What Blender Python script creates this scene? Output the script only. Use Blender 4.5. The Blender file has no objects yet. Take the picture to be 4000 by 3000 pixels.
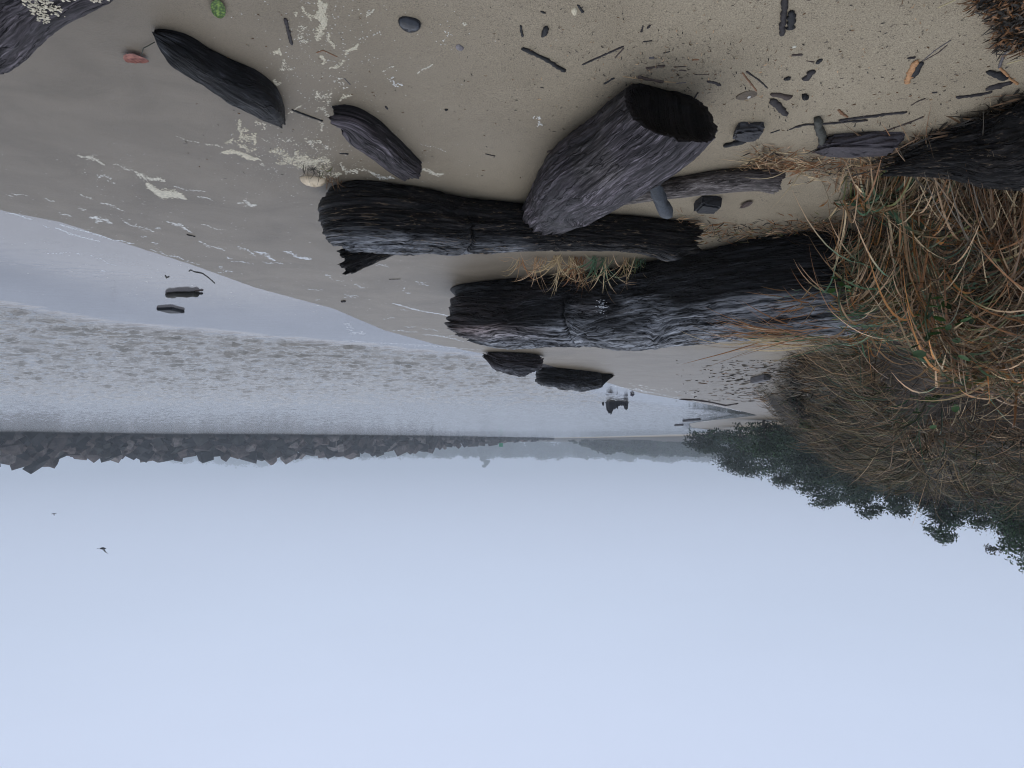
import bpy, math
import numpy as np
from mathutils import Vector, Matrix

# ------------------------------------------------------------------ camera, sky, sun, exposure
sc = bpy.context.scene
COL = sc.collection
ZC = 1.75                       # eye height above the water
FPX = 2950.0                    # focal length in photo pixels (photo is 4000 x 3000)
HOR = 1722.0                    # photo row of the horizon (the phone was held upside down)
PITCH = math.atan((HOR - 1500.0) / FPX)
cam_d = bpy.data.cameras.new("camera"); cam = bpy.data.objects.new("camera", cam_d); COL.objects.link(cam)
cam_d.sensor_width = 36.0; cam_d.lens = 36.0 * FPX / 4000.0
cam_d.clip_start = 0.05; cam_d.clip_end = 9000
cam.location = (0, 0, ZC)
FWD = np.array([0, math.cos(PITCH), -math.sin(PITCH)])
RIGHT = np.array([1.0, 0, 0]); UP = np.cross(RIGHT, FWD)
# camera rolled by half a turn: its own x axis is -RIGHT and its y axis is -UP
cam.matrix_world = Matrix(((-RIGHT[0], -UP[0], -FWD[0], 0), (-RIGHT[1], -UP[1], -FWD[1], 0), (-RIGHT[2], -UP[2], -FWD[2], ZC), (0, 0, 0, 1)))
sc.camera = cam

SUN_EL, SUN_AZ = math.radians(52), math.radians(20)     # soft light from ahead of the camera
w = bpy.data.worlds.new("World"); sc.world = w; w.use_nodes = True
nt = w.node_tree; nt.nodes.clear()
wo = nt.nodes.new("ShaderNodeOutputWorld"); bg = nt.nodes.new("ShaderNodeBackground")
sky = nt.nodes.new("ShaderNodeTexSky"); sky.sky_type = 'NISHITA'; sky.sun_disc = False
sky.sun_elevation = SUN_EL; sky.sun_rotation = SUN_AZ; sky.air_density = 1.0; sky.dust_density = 3.0
tc = nt.nodes.new("ShaderNodeTexCoord"); sep = nt.nodes.new("ShaderNodeSeparateXYZ")
nt.links.new(tc.outputs["Generated"], sep.inputs[0])
rp = nt.nodes.new("ShaderNodeValToRGB")                  # overcast cloud layer, brighter towards the zenith
cr = rp.color_ramp
cr.elements[0].position = 0.0; cr.elements[0].color = (.63, .70, .90, 1)
cr.elements[1].position = 1.0; cr.elements[1].color = (.80, .89, 1.05, 1)
for p, c in ((.08, (.61, .695, .895, 1)), (.2, (.63, .725, .925, 1)), (.4, (.68, .77, .985, 1))):
    e = cr.elements.new(p); e.color = c
nt.links.new(sep.outputs["Z"], rp.inputs[0])
nz = nt.nodes.new("ShaderNodeTexNoise"); nz.inputs["Scale"].default_value = 2.2; nz.inputs["Detail"].default_value = 4
mpn = nt.nodes.new("ShaderNodeMapping"); mpn.inputs["Scale"].default_value = (1, 1, 4)
nt.links.new(tc.outputs["Generated"], mpn.inputs[0]); nt.links.new(mpn.outputs[0], nz.inputs["Vector"])
mr = nt.nodes.new("ShaderNodeMapRange"); mr.inputs["To Min"].default_value = 9.5; mr.inputs["To Max"].default_value = 10.5
nt.links.new(nz.outputs["Fac"], mr.inputs["Value"])
vm = nt.nodes.new("ShaderNodeVectorMath"); vm.operation = 'SCALE'
nt.links.new(rp.outputs[0], vm.inputs[0]); nt.links.new(mr.outputs[0], vm.inputs["Scale"])
mx = nt.nodes.new("ShaderNodeMix"); mx.data_type = 'RGBA'; mx.inputs[0].default_value = 0.04
nt.links.new(vm.outputs[0], mx.inputs[6]); nt.links.new(sky.outputs[0], mx.inputs[7])
nt.links.new(mx.outputs[2], bg.inputs[0]); bg.inputs[1].default_value = 0.1
nt.links.new(bg.outputs[0], wo.inputs[0])

sl = bpy.data.lights.new("sun", 'SUN'); sun = bpy.data.objects.new("sun", sl); COL.objects.link(sun)
sl.energy = 0.65; sl.angle = math.radians(84); sl.color = (1, .95, .88)
sd = Vector((math.sin(SUN_AZ) * math.cos(SUN_EL), math.cos(SUN_AZ) * math.cos(SUN_EL), math.sin(SUN_EL)))
sun.rotation_euler = sd.to_track_quat('Z', 'Y').to_euler()
sc.view_settings.view_transform = 'Standard'; sc.view_settings.look = 'None'
sc.view_settings.gamma = 1; sc.view_settings.exposure = 0.0; sc.view_settings.use_curve_mapping = False
sc.cycles.filter_width = 1.05; sc.cycles.volume_bounces = 1; sc.cycles.max_bounces = 6; sc.cycles.transparent_max_bounces = 8
sc.cycles.caustics_reflective = False; sc.cycles.caustics_refractive = False
try:
    sc.cycles.use_denoising = True; sc.cycles.denoiser = 'OPENIMAGEDENOISE'
except Exception: pass

# ------------------------------------------------------------------ noise
rng = np.random.default_rng(7)
def _h(ix, iy, iz, seed):
    n = (ix * 374761393 + iy * 668265263 + iz * 2147483647 + seed * 144665) & 0xffffffff
    n = ((n ^ (n >> 13)) * 1274126177) & 0xffffffff
    n = ((n ^ (n >> 15)) * 2246822519) & 0xffffffff
    return ((n ^ (n >> 16)) & 0xffffff) / float(0xffffff)
def vn(x, y=0, z=0, seed=0):
    x, y, z = np.broadcast_arrays(np.asarray(x, float), y, z)
    ix, iy, iz = np.floor(x).astype(np.int64), np.floor(y).astype(np.int64), np.floor(z).astype(np.int64)
    fx, fy, fz = x - ix, y - iy, z - iz
    fx, fy, fz = [f * f * f * (f * (f * 6 - 15) + 10) for f in (fx, fy, fz)]
    r = 0
    for dx in (0, 1):
        wx = fx if dx else 1 - fx
        for dy in (0, 1):
            wy = fy if dy else 1 - fy
            for dz in (0, 1):
                wz = fz if dz else 1 - fz
                r = r + wx * wy * wz * _h(ix + dx, iy + dy, iz + dz, seed)
    return r * 2 - 1
def fbm(x, y=0, z=0, oct=4, seed=0, g=.5):
    a, s, f, t = 1.0, 0.0, 1.0, 0.0
    for o in range(oct):
        s = s + a * vn(np.asarray(x) * f, np.asarray(y) * f, np.asarray(z) * f, seed + o * 17); t += a; a *= g; f *= 2.03
    return s / t
def ss(a, b, x):
    t = np.clip((np.asarray(x, float) - a) / (b - a), 0, 1); return t * t * (3 - 2 * t)

# ------------------------------------------------------------------ pixel -> place
def ray(x, y):
    d = FWD + RIGHT * ((2000.0 - x) / FPX) + UP * ((y - 1500.0) * -1 / FPX * -1)
    return d / np.linalg.norm(d)
def z0(x, y, z=0.0):
    r = ray(x, y); t = (z - ZC) / r[2]; return np.array([r[0] * t, r[1] * t])

# ------------------------------------------------------------------ the lie of the land
SHORE_PX = [(-900, 480), (-400, 640), (0, 822), (250, 872), (500, 955), (750, 1035), (1000, 1125), (1300, 1205), (1500, 1290), (1700, 1345), (1900, 1385),
            (2120, 1420), (2390, 1500), (2500, 1535), (2700, 1568), (2900, 1607), (2960, 1622), (2860, 1633), (2740, 1646), (2690, 1655), (2700, 1670), (2820, 1684), (2700, 1694),
            (2450, 1702), (2180, 1709)]
SHORE = [z0(*p) for p in SHORE_PX]
SHORE = [np.array([9.0, -12.0])] + [np.array([5.5, 0.5])] + SHORE[1:]
SHORE += [np.array([60., 760.]), np.array([700., 1000.]), np.array([2900., 1100.])]
WPOLY = SHORE + [np.array([2900., -2900.]), np.array([9., -1400.])]
TOE = [np.array(p, float) for p in [(-2.4, -12), (-2.5, 0.0), (-2.7, 2.2), (-2.85, 3.3), (-2.72, 4.0), (-2.28, 4.5), (-2.5, 5.6), (-3.0, 6.6), (-4.2, 9.5), (-5.9, 14.5), (-7.3, 21), (-8.3, 25.5), (-11, 28.5), (-16, 44), (-24, 60), (-34, 90)]]
BPOLY = TOE + [np.array([-60., 140.]), np.array([-1400., 200.]), np.array([-1400., -1400.]), np.array([-2.4, -1400.])]
FRONT_PX = [(-900, 1000), (0, 1170), (500, 1255), (1000, 1305), (1500, 1350), (1900, 1392), (2115, 1452), (2330, 1525), (2480, 1560), (2690, 1592), (2880, 1617)]
FRONT = [np.array([14., -12.]), np.array([11., 2.])] + [z0(*p) for p in FRONT_PX[1:]]
FPOLY = FRONT + SHORE[17:] + [np.array([2900., -2900.]), np.array([14., -1400.])]

def segdist(X, Y, P, closed=False):
    d = np.full(X.shape, 1e9)
    n = len(P)
    for i in range(n if closed else n - 1):
        a, b = P[i], P[(i + 1) % n]
        ab = b - a; L = ab @ ab
        t = np.clip(((X - a[0]) * ab[0] + (Y - a[1]) * ab[1]) / L, 0, 1)
        d = np.minimum(d, np.hypot(X - a[0] - t * ab[0], Y - a[1] - t * ab[1]))
    return d
def inside(X, Y, P):
    c = np.zeros(X.shape, bool); n = len(P); j = n - 1
    for i in range(n):
        xi, yi = P[i]; xj, yj = P[j]
        if yi != yj:
            c ^= ((yi > Y) != (yj > Y)) & (X < (xj - xi) * (Y - yi) / (yj - yi) + xi)
        j = i
    return c
def inland(X, Y):       # metres from the water's edge, negative in the water
    X = np.asarray(X, float); Y = np.asarray(Y, float)
    return segdist(X, Y, SHORE) * np.where(inside(X, Y, WPOLY), -1, 1)
def up_bank(X, Y):
    X = np.asarray(X, float); Y = np.asarray(Y, float)
    return segdist(X, Y, TOE) * np.where(inside(X, Y, BPOLY), 1, -1)
def height(X, Y, fine=True, bank=True):
    X = np.asarray(X, float); Y = np.asarray(Y, float)
    d = inland(X, Y); b = up_bank(X, Y)
    h = np.where(d > 0, .034 * d - .0018 * np.minimum(d, 9) ** 2, .05 * d)
    h = np.where(d > 9, .034 * 9 - .146 + .004 * np.minimum(d - 9, 200), h)
    h = np.maximum(h, -1.2)
    n1 = fbm(X * .5, Y * .5, 0, 3, 3)
    if not bank: return h
    bb = b + .12 * n1 + .10 * vn(X * 1.7, Y * 1.7, 0, 9)
    H = np.interp(Y, [0, 5, 7, 10, 15, 20, 26, 45], [1.15, 1.25, 1.8, 2.25, 2.5, 1.9, 1.15, .5])
    h = h + H * (ss(-.04, 1, bb / np.interp(Y, [0, 6, 10], [.5, .55, .95])) * .78 + ss(.6, 4.5, bb) * .22) + .9 * ss(5, 40, bb)
    h = h + ss(.2, 1.5, b) * .50 * fbm(X * .8, Y * .8, 2, 3, 21)
    far = ss(40, 120, d) * ss(150, 260, Y)
    h = h + far * 2.0
    if fine:
        h = h + ss(.2, 2.5, d) * .012 * fbm(X * 1.3, Y * 1.3, 0, 3, 5) * (1 + 1.5 * ss(3, 6, d)) + ss(2.5, 6, d) * .004 * fbm(X * 9, Y * 9, 0, 2, 6)
    return h
def H1(x, y): return float(height(np.array([x]), np.array([y]))[0])
def P(x, y, dz=0.0):    # photo pixel -> point on the sand
    r = ray(x, y); z = 0.1
    for _ in range(12):
        t = (z + dz - ZC) / r[2]; z2 = max(H1(r[0] * t, r[1] * t), 0)
        z = .5 * z + .5 * z2
    t = (z + dz - ZC) / r[2]
    return np.array([r[0] * t, r[1] * t, z + dz])

# ------------------------------------------------------------------ mesh and object helpers
def mesh(name, V, F, mat=None, smooth=True, uv=None, col=None, attrs=None):
    me = bpy.data.meshes.new(name)
    V = np.asarray(V, np.float32)
    if isinstance(F, np.ndarray):
        k = F.shape[1]; n = F.shape[0]
        me.vertices.add(len(V)); me.vertices.foreach_set("co", V.ravel())
        me.loops.add(n * k); me.polygons.add(n)
        me.loops.foreach_set("vertex_index", F.astype(np.int32).ravel())
        me.polygons.foreach_set("loop_start", np.arange(0, n * k, k, dtype=np.int32))
        me.polygons.foreach_set("loop_total", np.full(n, k, np.int32))
        me.update(calc_edges=True)
    else:
        me.from_pydata([tuple(map(float, v)) for v in V], [], F)
    if smooth: me.polygons.foreach_set("use_smooth", np.ones(len(me.polygons), bool))
    if uv is not None:
        l = me.uv_layers.new(name="uv"); vi = np.zeros(len(me.loops), np.int32); me.loops.foreach_get("vertex_index", vi)
        l.data.foreach_set("uv", np.asarray(uv, np.float32)[vi].ravel())
    if col is not None:
        a = me.color_attributes.new("tint", 'FLOAT_COLOR', 'POINT')
        c = np.ones((len(V), 4), np.float32); c[:, :3] = col; a.data.foreach_set("color", c.ravel())
    for k_, v_ in (attrs or {}).items():
        a = me.attributes.new(k_, 'FLOAT', 'POINT'); a.data.foreach_set("value", np.asarray(v_, np.float32))
    if mat: me.materials.append(mat)
    return me
def tag(o, label=None, cat=None, group=None, kind=None):
    if label: o['label'] = label
    if cat: o['category'] = cat
    if group: o['group'] = group
    if kind: o['kind'] = kind
    return o
def obj(name, me, parent=None, loc=None, **k):
    o = bpy.data.objects.new(name, me); COL.objects.link(o)
    if parent is not None: o.parent = parent
    if loc is not None: o.location = [float(v) for v in loc]
    return tag(o, **k)

class NT:
    def __init__(s, name):
        s.m = bpy.data.materials.new(name); s.m.use_nodes = True; s.t = s.m.node_tree; s.n = s.t.nodes; s.n.clear()
        s.out = s.n.new("ShaderNodeOutputMaterial"); s.b = s.n.new("ShaderNodeBsdfPrincipled"); s.t.links.new(s.b.outputs[0], s.out.inputs[0])
    def L(s, a, b): s.t.links.new(a, b)
    def node(s, t, **kw):
        n = s.n.new(t)
        for k, v in kw.items():
            if k[0] == '_': setattr(n, k[1:], v)
            else: n.inputs[k.replace('__', ' ')].default_value = v
        return n
    def noise(s, vec, scale, detail=5, rough=.55, dist=0):
        n = s.node("ShaderNodeTexNoise", Scale=scale, Detail=detail, Roughness=rough, Distortion=dist); s.L(vec, n.inputs["Vector"]); return n.outputs["Fac"]
    def map(s, vec, scale):
        n = s.node("ShaderNodeMapping"); n.inputs["Scale"].default_value = scale; s.L(vec, n.inputs[0]); return n.outputs[0]
    def ramp(s, fac, stops):
        n = s.n.new("ShaderNodeValToRGB"); s.L(fac, n.inputs[0]); e = n.color_ramp.elements
        e[0].position, e[0].color = stops[0][0], (*stops[0][1], 1); e[1].position, e[1].color = stops[-1][0], (*stops[-1][1], 1)
        for p, c in stops[1:-1]: q = e.new(p); q.color = (*c, 1)
        return n.outputs[0]
    def mix(s, fac, a, b, mode='MIX'):
        n = s.n.new("ShaderNodeMix"); n.data_type = 'RGBA'; n.blend_type = mode
        for i, v in ((0, fac), (6, a), (7, b)):
            if hasattr(v, 'is_output'): s.L(v, n.inputs[i])
            else: n.inputs[i].default_value = v if i == 0 else (*v, 1)
        return n.outputs[2]
    def rng(s, v, a, b, c, d):
        n = s.node("ShaderNodeMapRange"); s.L(v, n.inputs[0])
        for i, x in zip((1, 2, 3, 4), (a, b, c, d)): n.inputs[i].default_value = x
        return n.outputs[0]
    def math(s, op, a, b=None):
        n = s.n.new("ShaderNodeMath"); n.operation = op
        for i, v in ((0, a), (1, b)):
            if v is None: continue
            if hasattr(v, 'is_output'): s.L(v, n.inputs[i])
            else: n.inputs[i].default_value = v
        return n.outputs[0]
    def bump(s, h, dist, strength=1.0, normal=None):
        n = s.node("ShaderNodeBump", Distance=dist, Strength=strength); s.L(h, n.inputs["Height"])
        if normal is not None: s.L(normal, n.inputs["Normal"])
        s.L(n.outputs[0], s.b.inputs["Normal"]); return n.outputs[0]
    def attr(s, name): n = s.node("ShaderNodeAttribute", _attribute_name=name); return n

def mat_sand():
    m = NT("sand"); g = m.node("ShaderNodeNewGeometry").outputs["Position"]
    wet = m.attr("wet").outputs["Fac"]; bank = m.attr("bank").outputs["Fac"]
    n1 = m.noise(g, 1.1, 5, .6, .4); n2 = m.noise(g, 120, 4, .8); n3 = m.noise(m.map(g, (1, .8, 1)), 210, 3, .75); n4 = m.noise(g, 1.6, 5, .6, 1.0); n5 = m.noise(g, 38, 3, .6)
    dry = m.ramp(n1, [(.3, (.290, .238, .163)), (.7, (.385, .322, .228))])
    wetc = m.ramp(n4, [(.3, (.125, .100, .070)), (.72, (.195, .160, .117))])
    base = m.mix(wet, dry, wetc)
    sp = m.ramp(n3, [(.34, (.22, .19, .17)), (.43, (.85, .84, .82)), (.56, (1, 1, 1)), (.66, (1.45, 1.42, 1.35))])
    base = m.mix(m.rng(wet, .2, .95, .9, .28), base, m.mix(1.0, base, sp, 'MULTIPLY'))
    sp2 = m.ramp(n2, [(.33, (.35, .31, .28)), (.44, (1, 1, 1)), (1, (1, 1, 1))])
    base = m.mix(m.rng(wet, .2, .95, .7, .15), base, m.mix(1.0, base, sp2, 'MULTIPLY'))
    base = m.mix(m.math('MULTIPLY', m.rng(n5, .36, .30, 0, .8), m.rng(wet, .1, .7, 1, 0)), base, (.09, .07, .055))
    soil = m.ramp(m.noise(g, 14, 5), [(.3, (.012, .009, .006)), (.7, (.045, .034, .022))])
    base = m.mix(bank, base, soil)
    m.L(base, m.b.inputs["Base Color"])
    m.L(m.rng(wet, 0, 1, .8, .40), m.b.inputs["Roughness"]); m.b.inputs["Specular IOR Level"].default_value = .32
    nn = m.bump(n2, .006, .7); m.bump(n1, .03, .4, nn)
    return m.m
def mat_water():
    m = NT("water"); g = m.node("ShaderNodeNewGeometry").outputs["Position"]; rip = m.attr("ripple").outputs["Fac"]; fr = m.attr("front").outputs["Fac"]
    n0 = m.noise(m.map(g, (.5, 1.0, 1)), .25, 3)
    murk = m.ramp(n0, [(.35, (.062, .060, .054)), (.65, (.085, .086, .082))])
    st = m.noise(m.map(g, (.8, 3.4, 1)), 2.2, 4, .6, .4)
    murk = m.mix(m.math('MULTIPLY', fr, m.rng(st, .50, .66, .05, .9)), murk, (.082, .070, .052))
    film = m.ramp(m.noise(m.map(g, (1, .6, 1)), 1.2, 4), [(.3, (.135, .126, .128)), (.7, (.18, .170, .172))])
    m.L(m.mix(rip, film, murk), m.b.inputs["Base Color"])
    m.L(m.rng(rip, 0, 1, 1.40, 1.62), m.b.inputs["IOR"]); m.b.inputs["Roughness"].default_value = .07
    a = m.noise(m.map(g, (1.0, 1.9, 1)), 3.6, 4, .6, .5); b = m.noise(m.map(g, (1, 1.4, 1)), 11, 3, .5)
    a2 = m.ramp(a, [(.42, (0, 0, 0)), (.66, (1, 1, 1))])
    h = m.math('ADD', a2, m.math('MULTIPLY', b, .2))
    n = m.node("ShaderNodeBump", Distance=.06); m.L(h, n.inputs["Height"]); m.L(m.rng(rip, 0, 1, .01, .22), n.inputs["Strength"]); m.L(n.outputs[0], m.b.inputs["Normal"])
    return m.m
def mat_wood(name, dark, mid, lite, scale=1.0, rough=.62, bump=.010, pale=.5, fleck=None, spec=.25, wp=.08, al=1.0):
    m = NT(name); uv = m.node("ShaderNodeUVMap", _uv_map="uv").outputs[0]; g = m.node("ShaderNodeTexCoord").outputs["Object"]
    warp = m.noise(m.map(uv, (1.6, 4, 1)), 1.3 * scale, 4)
    wv = m.node("ShaderNodeVectorMath", _operation='MULTIPLY_ADD'); cmb = m.node("ShaderNodeCombineXYZ")
    m.L(m.math('MULTIPLY', warp, wp), cmb.inputs[1]); m.L(uv, wv.inputs[0]); wv.inputs[1].default_value = (1, 1, 1); m.L(cmb.outputs[0], wv.inputs[2])
    v = wv.outputs[0]
    g1 = m.noise(m.map(v, (3.6 * al, 26, 1)), scale, 9, .70, .15); g2 = m.noise(m.map(v, (11 * al, 85, 1)), scale, 5, .7); big = m.noise(m.map(v, (1.1, 3.6, 1)), scale * 1.3, 5, .65)
    tint = m.attr("tint"); tc_ = tint.outputs["Color"]; sil_sheen = m.attr("silver").outputs["Fac"]
    c = m.ramp(g1, [(.36, tuple(x * .25 for x in dark)), (.46, dark), (.54, mid), (.66, lite)])
    c2 = m.mix(m.rng(big, .44, .60, 0, pale), m.mix(.7, c, dark), c)
    c2 = m.mix(m.math('MULTIPLY', sil_sheen, m.rng(big, .36, .54, .40, .95)), c2, m.ramp(g1, [(.39, (.016, .017, .019)), (.45, (.13, .134, .145)), (.53, (.31, .32, .34)), (.64, (.56, .57, .60))]))  # silver grey wood, and the sky sheen painted on the cracked log
    crk = m.noise(m.map(v, (1.6, 14, 1)), scale, 4, .55); ck = m.math('ABSOLUTE', m.math('SUBTRACT', crk, .5))
    c3 = m.mix(m.rng(ck, .0, .016, .9, 0), c2, tuple(x * .12 for x in dark))
    c3 = m.mix(m.rng(g2, .40, .50, .75, 0), c3, tuple(x * .3 for x in dark))
    c3 = m.mix(m.math('MULTIPLY', m.rng(g2, .56, .66, 0, .6), m.rng(big, .4, .55, .3, 1)), c3, tuple(min(1, x * 1.35) for x in lite))
    if fleck:
        fl = m.noise(m.map(v, (14, 70, 1)), scale, 5, .65); ar = m.noise(m.map(v, (1.2, 5, 1)), scale * 1.7, 3)
        c3 = m.mix(m.math('MULTIPLY', m.rng(fl, .57, .63, 0, .9), m.rng(ar, .45, .58, 0, 1)), c3, fleck)
    m.L(m.mix(1.0, c3, tc_, 'MULTIPLY'), m.b.inputs["Base Color"])
    m.L(m.rng(big, .3, .7, rough - .14, rough + .15), m.b.inputs["Roughness"]); m.b.inputs["Specular IOR Level"].default_value = spec
    hh = m.math('ADD', m.math('ADD', g1, m.math('MULTIPLY', g2, .35)), m.rng(ck, 0, .02, -.5, 0))
    m.bump(hh, bump * 2.2, 1.0)
    return m.m
def mat_tint(name, rough=.6, spec=.3, noise=.25, nscale=60, trans=0, bump=0):
    m = NT(name); c = m.attr("tint").outputs["Color"]; g = m.node("ShaderNodeTexCoord").outputs["Object"]
    n = m.noise(g, nscale, 4)
    k = m.ramp(n, [(.3, (1 - noise,) * 3), (.7, (1 + noise,) * 3)])
    base = m.mix(1.0, c, k, 'MULTIPLY')
    m.L(base, m.b.inputs["Base Color"]); m.b.inputs["Roughness"].default_value = rough; m.b.inputs["Specular IOR Level"].default_value = spec
    if bump: m.bump(n, bump)
    if trans:
        t = m.n.new("ShaderNodeBsdfTranslucent"); m.L(base, t.inputs[0]); mi = m.n.new("ShaderNodeMixShader"); mi.inputs[0].default_value = trans
        m.L(m.b.outputs[0], mi.inputs[1]); m.L(t.outputs[0], mi.inputs[2]); m.L(mi.outputs[0], m.out.inputs[0])
    return m.m
M_SAND, M_WATER = mat_sand(), mat_water()
M_LEAF = mat_tint("foliage", .55, .3, .2, 30, .25)
M_BLADE = mat_tint("grass_blade", .5, .35, .2, 40, .2)
def mat_rock():
    m = NT("jetty_rock"); c = m.attr("tint").outputs["Color"]; g = m.node("ShaderNodeNewGeometry").outputs["Position"]; o = m.node("ShaderNodeObjectInfo").outputs["Random"]
    n = m.noise(g, .9, 6, .65); k = m.ramp(n, [(.3, (.45, .43, .42)), (.5, (1, 1, 1)), (.7, (1.7, 1.6, 1.5))])
    base = m.mix(1.0, c, k, 'MULTIPLY')
    sp = m.node("ShaderNodeSeparateXYZ"); m.L(g, sp.inputs[0])
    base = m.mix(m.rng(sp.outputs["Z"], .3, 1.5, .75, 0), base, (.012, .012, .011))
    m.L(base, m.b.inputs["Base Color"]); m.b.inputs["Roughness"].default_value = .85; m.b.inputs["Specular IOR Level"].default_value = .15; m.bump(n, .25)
    return m.m
M_ROCK = mat_rock()
M_TWIG = mat_tint("twig_bark", .65, .35, .3, 90, 0, .002)
M_FOAM = mat_tint("sea_foam", .55, .4, .1, 120)

# ------------------------------------------------------------------ the setting: sand, water
def polar(r0, r1, nr, a0, a1, na, rear=0):
    r = r0 * (r1 / r0) ** (np.arange(nr) / (nr - 1.0))
    a = np.radians(np.linspace(a0, a1, na))
    if rear: a = np.concatenate([a, np.radians(np.linspace(a1, a0 + 360, rear + 2)[1:-1])])
    n = len(a); A, R = np.meshgrid(a, r)
    X, Y = R * np.sin(A), R * np.cos(A)
    i = np.arange(nr - 1)[:, None] * n; j = np.arange(n if rear else n - 1)[None, :]; k = (j + 1) % n
    F = np.stack([i + j, i + k, i + n + k, i + n + j], -1).reshape(-1, 4)
    return X.ravel(), Y.ravel(), F[:, ::-1]
def build_ground():
    X, Y, F = polar(.25, 2900, 450, -42, 42, 560, 70)
    d = inland(X, Y); b = up_bank(X, Y); h = height(X, Y)
    wet = 1 - ss(2.2, 5.6, d + .9 * fbm(X * .6, Y * .6, 0, 3, 31) - .16 * np.clip(Y - 5, 0, 14))
    bank = ss(-.05, .25, b + .12 * fbm(X * 2, Y * 2, 0, 3, 33))
    wet = wet * (1 - bank); far = ss(150, 260, Y) * ss(10, 22, d); bank = np.maximum(bank, far)
    V = np.stack([X, Y, h], 1); c = len(V)
    V = np.vstack([V, [0, 0, H1(0, .1)]]); n = 560 + 70
    me = mesh("sand", V, F, M_SAND, attrs={"wet": np.append(wet, .5), "bank": np.append(bank, 0)})
    obj("sand_beach", me, kind='structure')
def build_water():
    rr_ = np.concatenate([np.geomspace(3.0, 8, 60)[:-1], np.geomspace(8, 170, 800)[:-1], np.geomspace(170, 2900, 70)]); aa_ = np.radians(np.linspace(-42, 46, 680))
    A_, R_ = np.meshgrid(aa_, rr_); X, Y = (R_ * np.sin(A_)).ravel(), (R_ * np.cos(A_)).ravel(); na = len(aa_)
    F = (np.arange(len(rr_) - 1)[:, None, None] * na + np.arange(na - 1)[None, :, None] + np.array([na, na + 1, 1, 0])[None, None]).reshape(-1, 4)[:, ::-1]
    f = segdist(X, Y, FRONT + SHORE[19:]) * np.where(inside(X, Y, FPOLY), 1, -1)
    d = inland(X, Y)
    f = f + .35 * fbm(X * .7, Y * .7, 0, 3, 41)
    rip = ss(-.25, .9, f)
    amp = rip * (.030 + .012 * ss(9, 14, Y) * (1 - ss(20, 40, Y))) * (1 - .65 * ss(22, 55, Y)) * (1 - ss(120, 170, Y))
    w1_ = 1 - np.abs(fbm(X * 1.3 + .3 * Y, Y * 2.6, 0, 2, 51)) * 2.2; w2_ = fbm(X * 2.6 - .4 * Y, Y * 5.2, 0, 2, 55)
    w3_ = ss(.05, .55, fbm(X * 1.9 + .4 * Y, Y * 4.6, 0, 3, 57)); w4_ = ss(.0, .5, fbm(X * 4.2 - .7 * Y, Y * 9, 0, 2, 77))
    z = amp * (.45 * w1_ * np.abs(w1_) + .4 * w2_ + .85 * w3_ + .70 * w4_)
    sw = (X * .33 + Y * .94)
    z += ss(-.1, .3, f) * .020 * (1 - ss(1.4, 5, f)) * (.5 + .5 * np.sin(f * 9 + 2 * vn(X * .6, Y * .6, 0, 58))) * (.6 + .4 * vn(X * .8, Y * 1.4, 0, 59))
    keep = d[F].min(1) < .6
    me = mesh("water", np.stack([X, Y, z], 1), F[keep], M_WATER, attrs={"ripple": rip, "front": ss(-.2, .5, f) * (1 - ss(1.5, 6, f))})
    obj("sea_water", me, kind='structure')
build_ground(); build_water()

# ------------------------------------------------------------------ haze
hb = 3000.0
hm = bpy.data.materials.new("haze"); hm.use_nodes = True; hn = hm.node_tree; hn.nodes.clear()
ho = hn.nodes.new("ShaderNodeOutputMaterial"); pv = hn.nodes.new("ShaderNodeVolumePrincipled")
pv.inputs["Color"].default_value = (.88, .945, 1, 1); pv.inputs["Density"].default_value = .0007
hn.links.new(pv.outputs[0], ho.inputs["Volume"])
hv = [(sx * hb, sy * hb, z) for z in (-2.6, 110) for sx, sy in ((-1, -1), (1, -1), (1, 1), (-1, 1))]
obj("haze", mesh("haze", hv, [(0, 3, 2, 1), (4, 5, 6, 7), (0, 1, 5, 4), (1, 2, 6, 5), (2, 3, 7, 6), (3, 0, 4, 7)], hm, False), kind='stuff')

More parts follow.
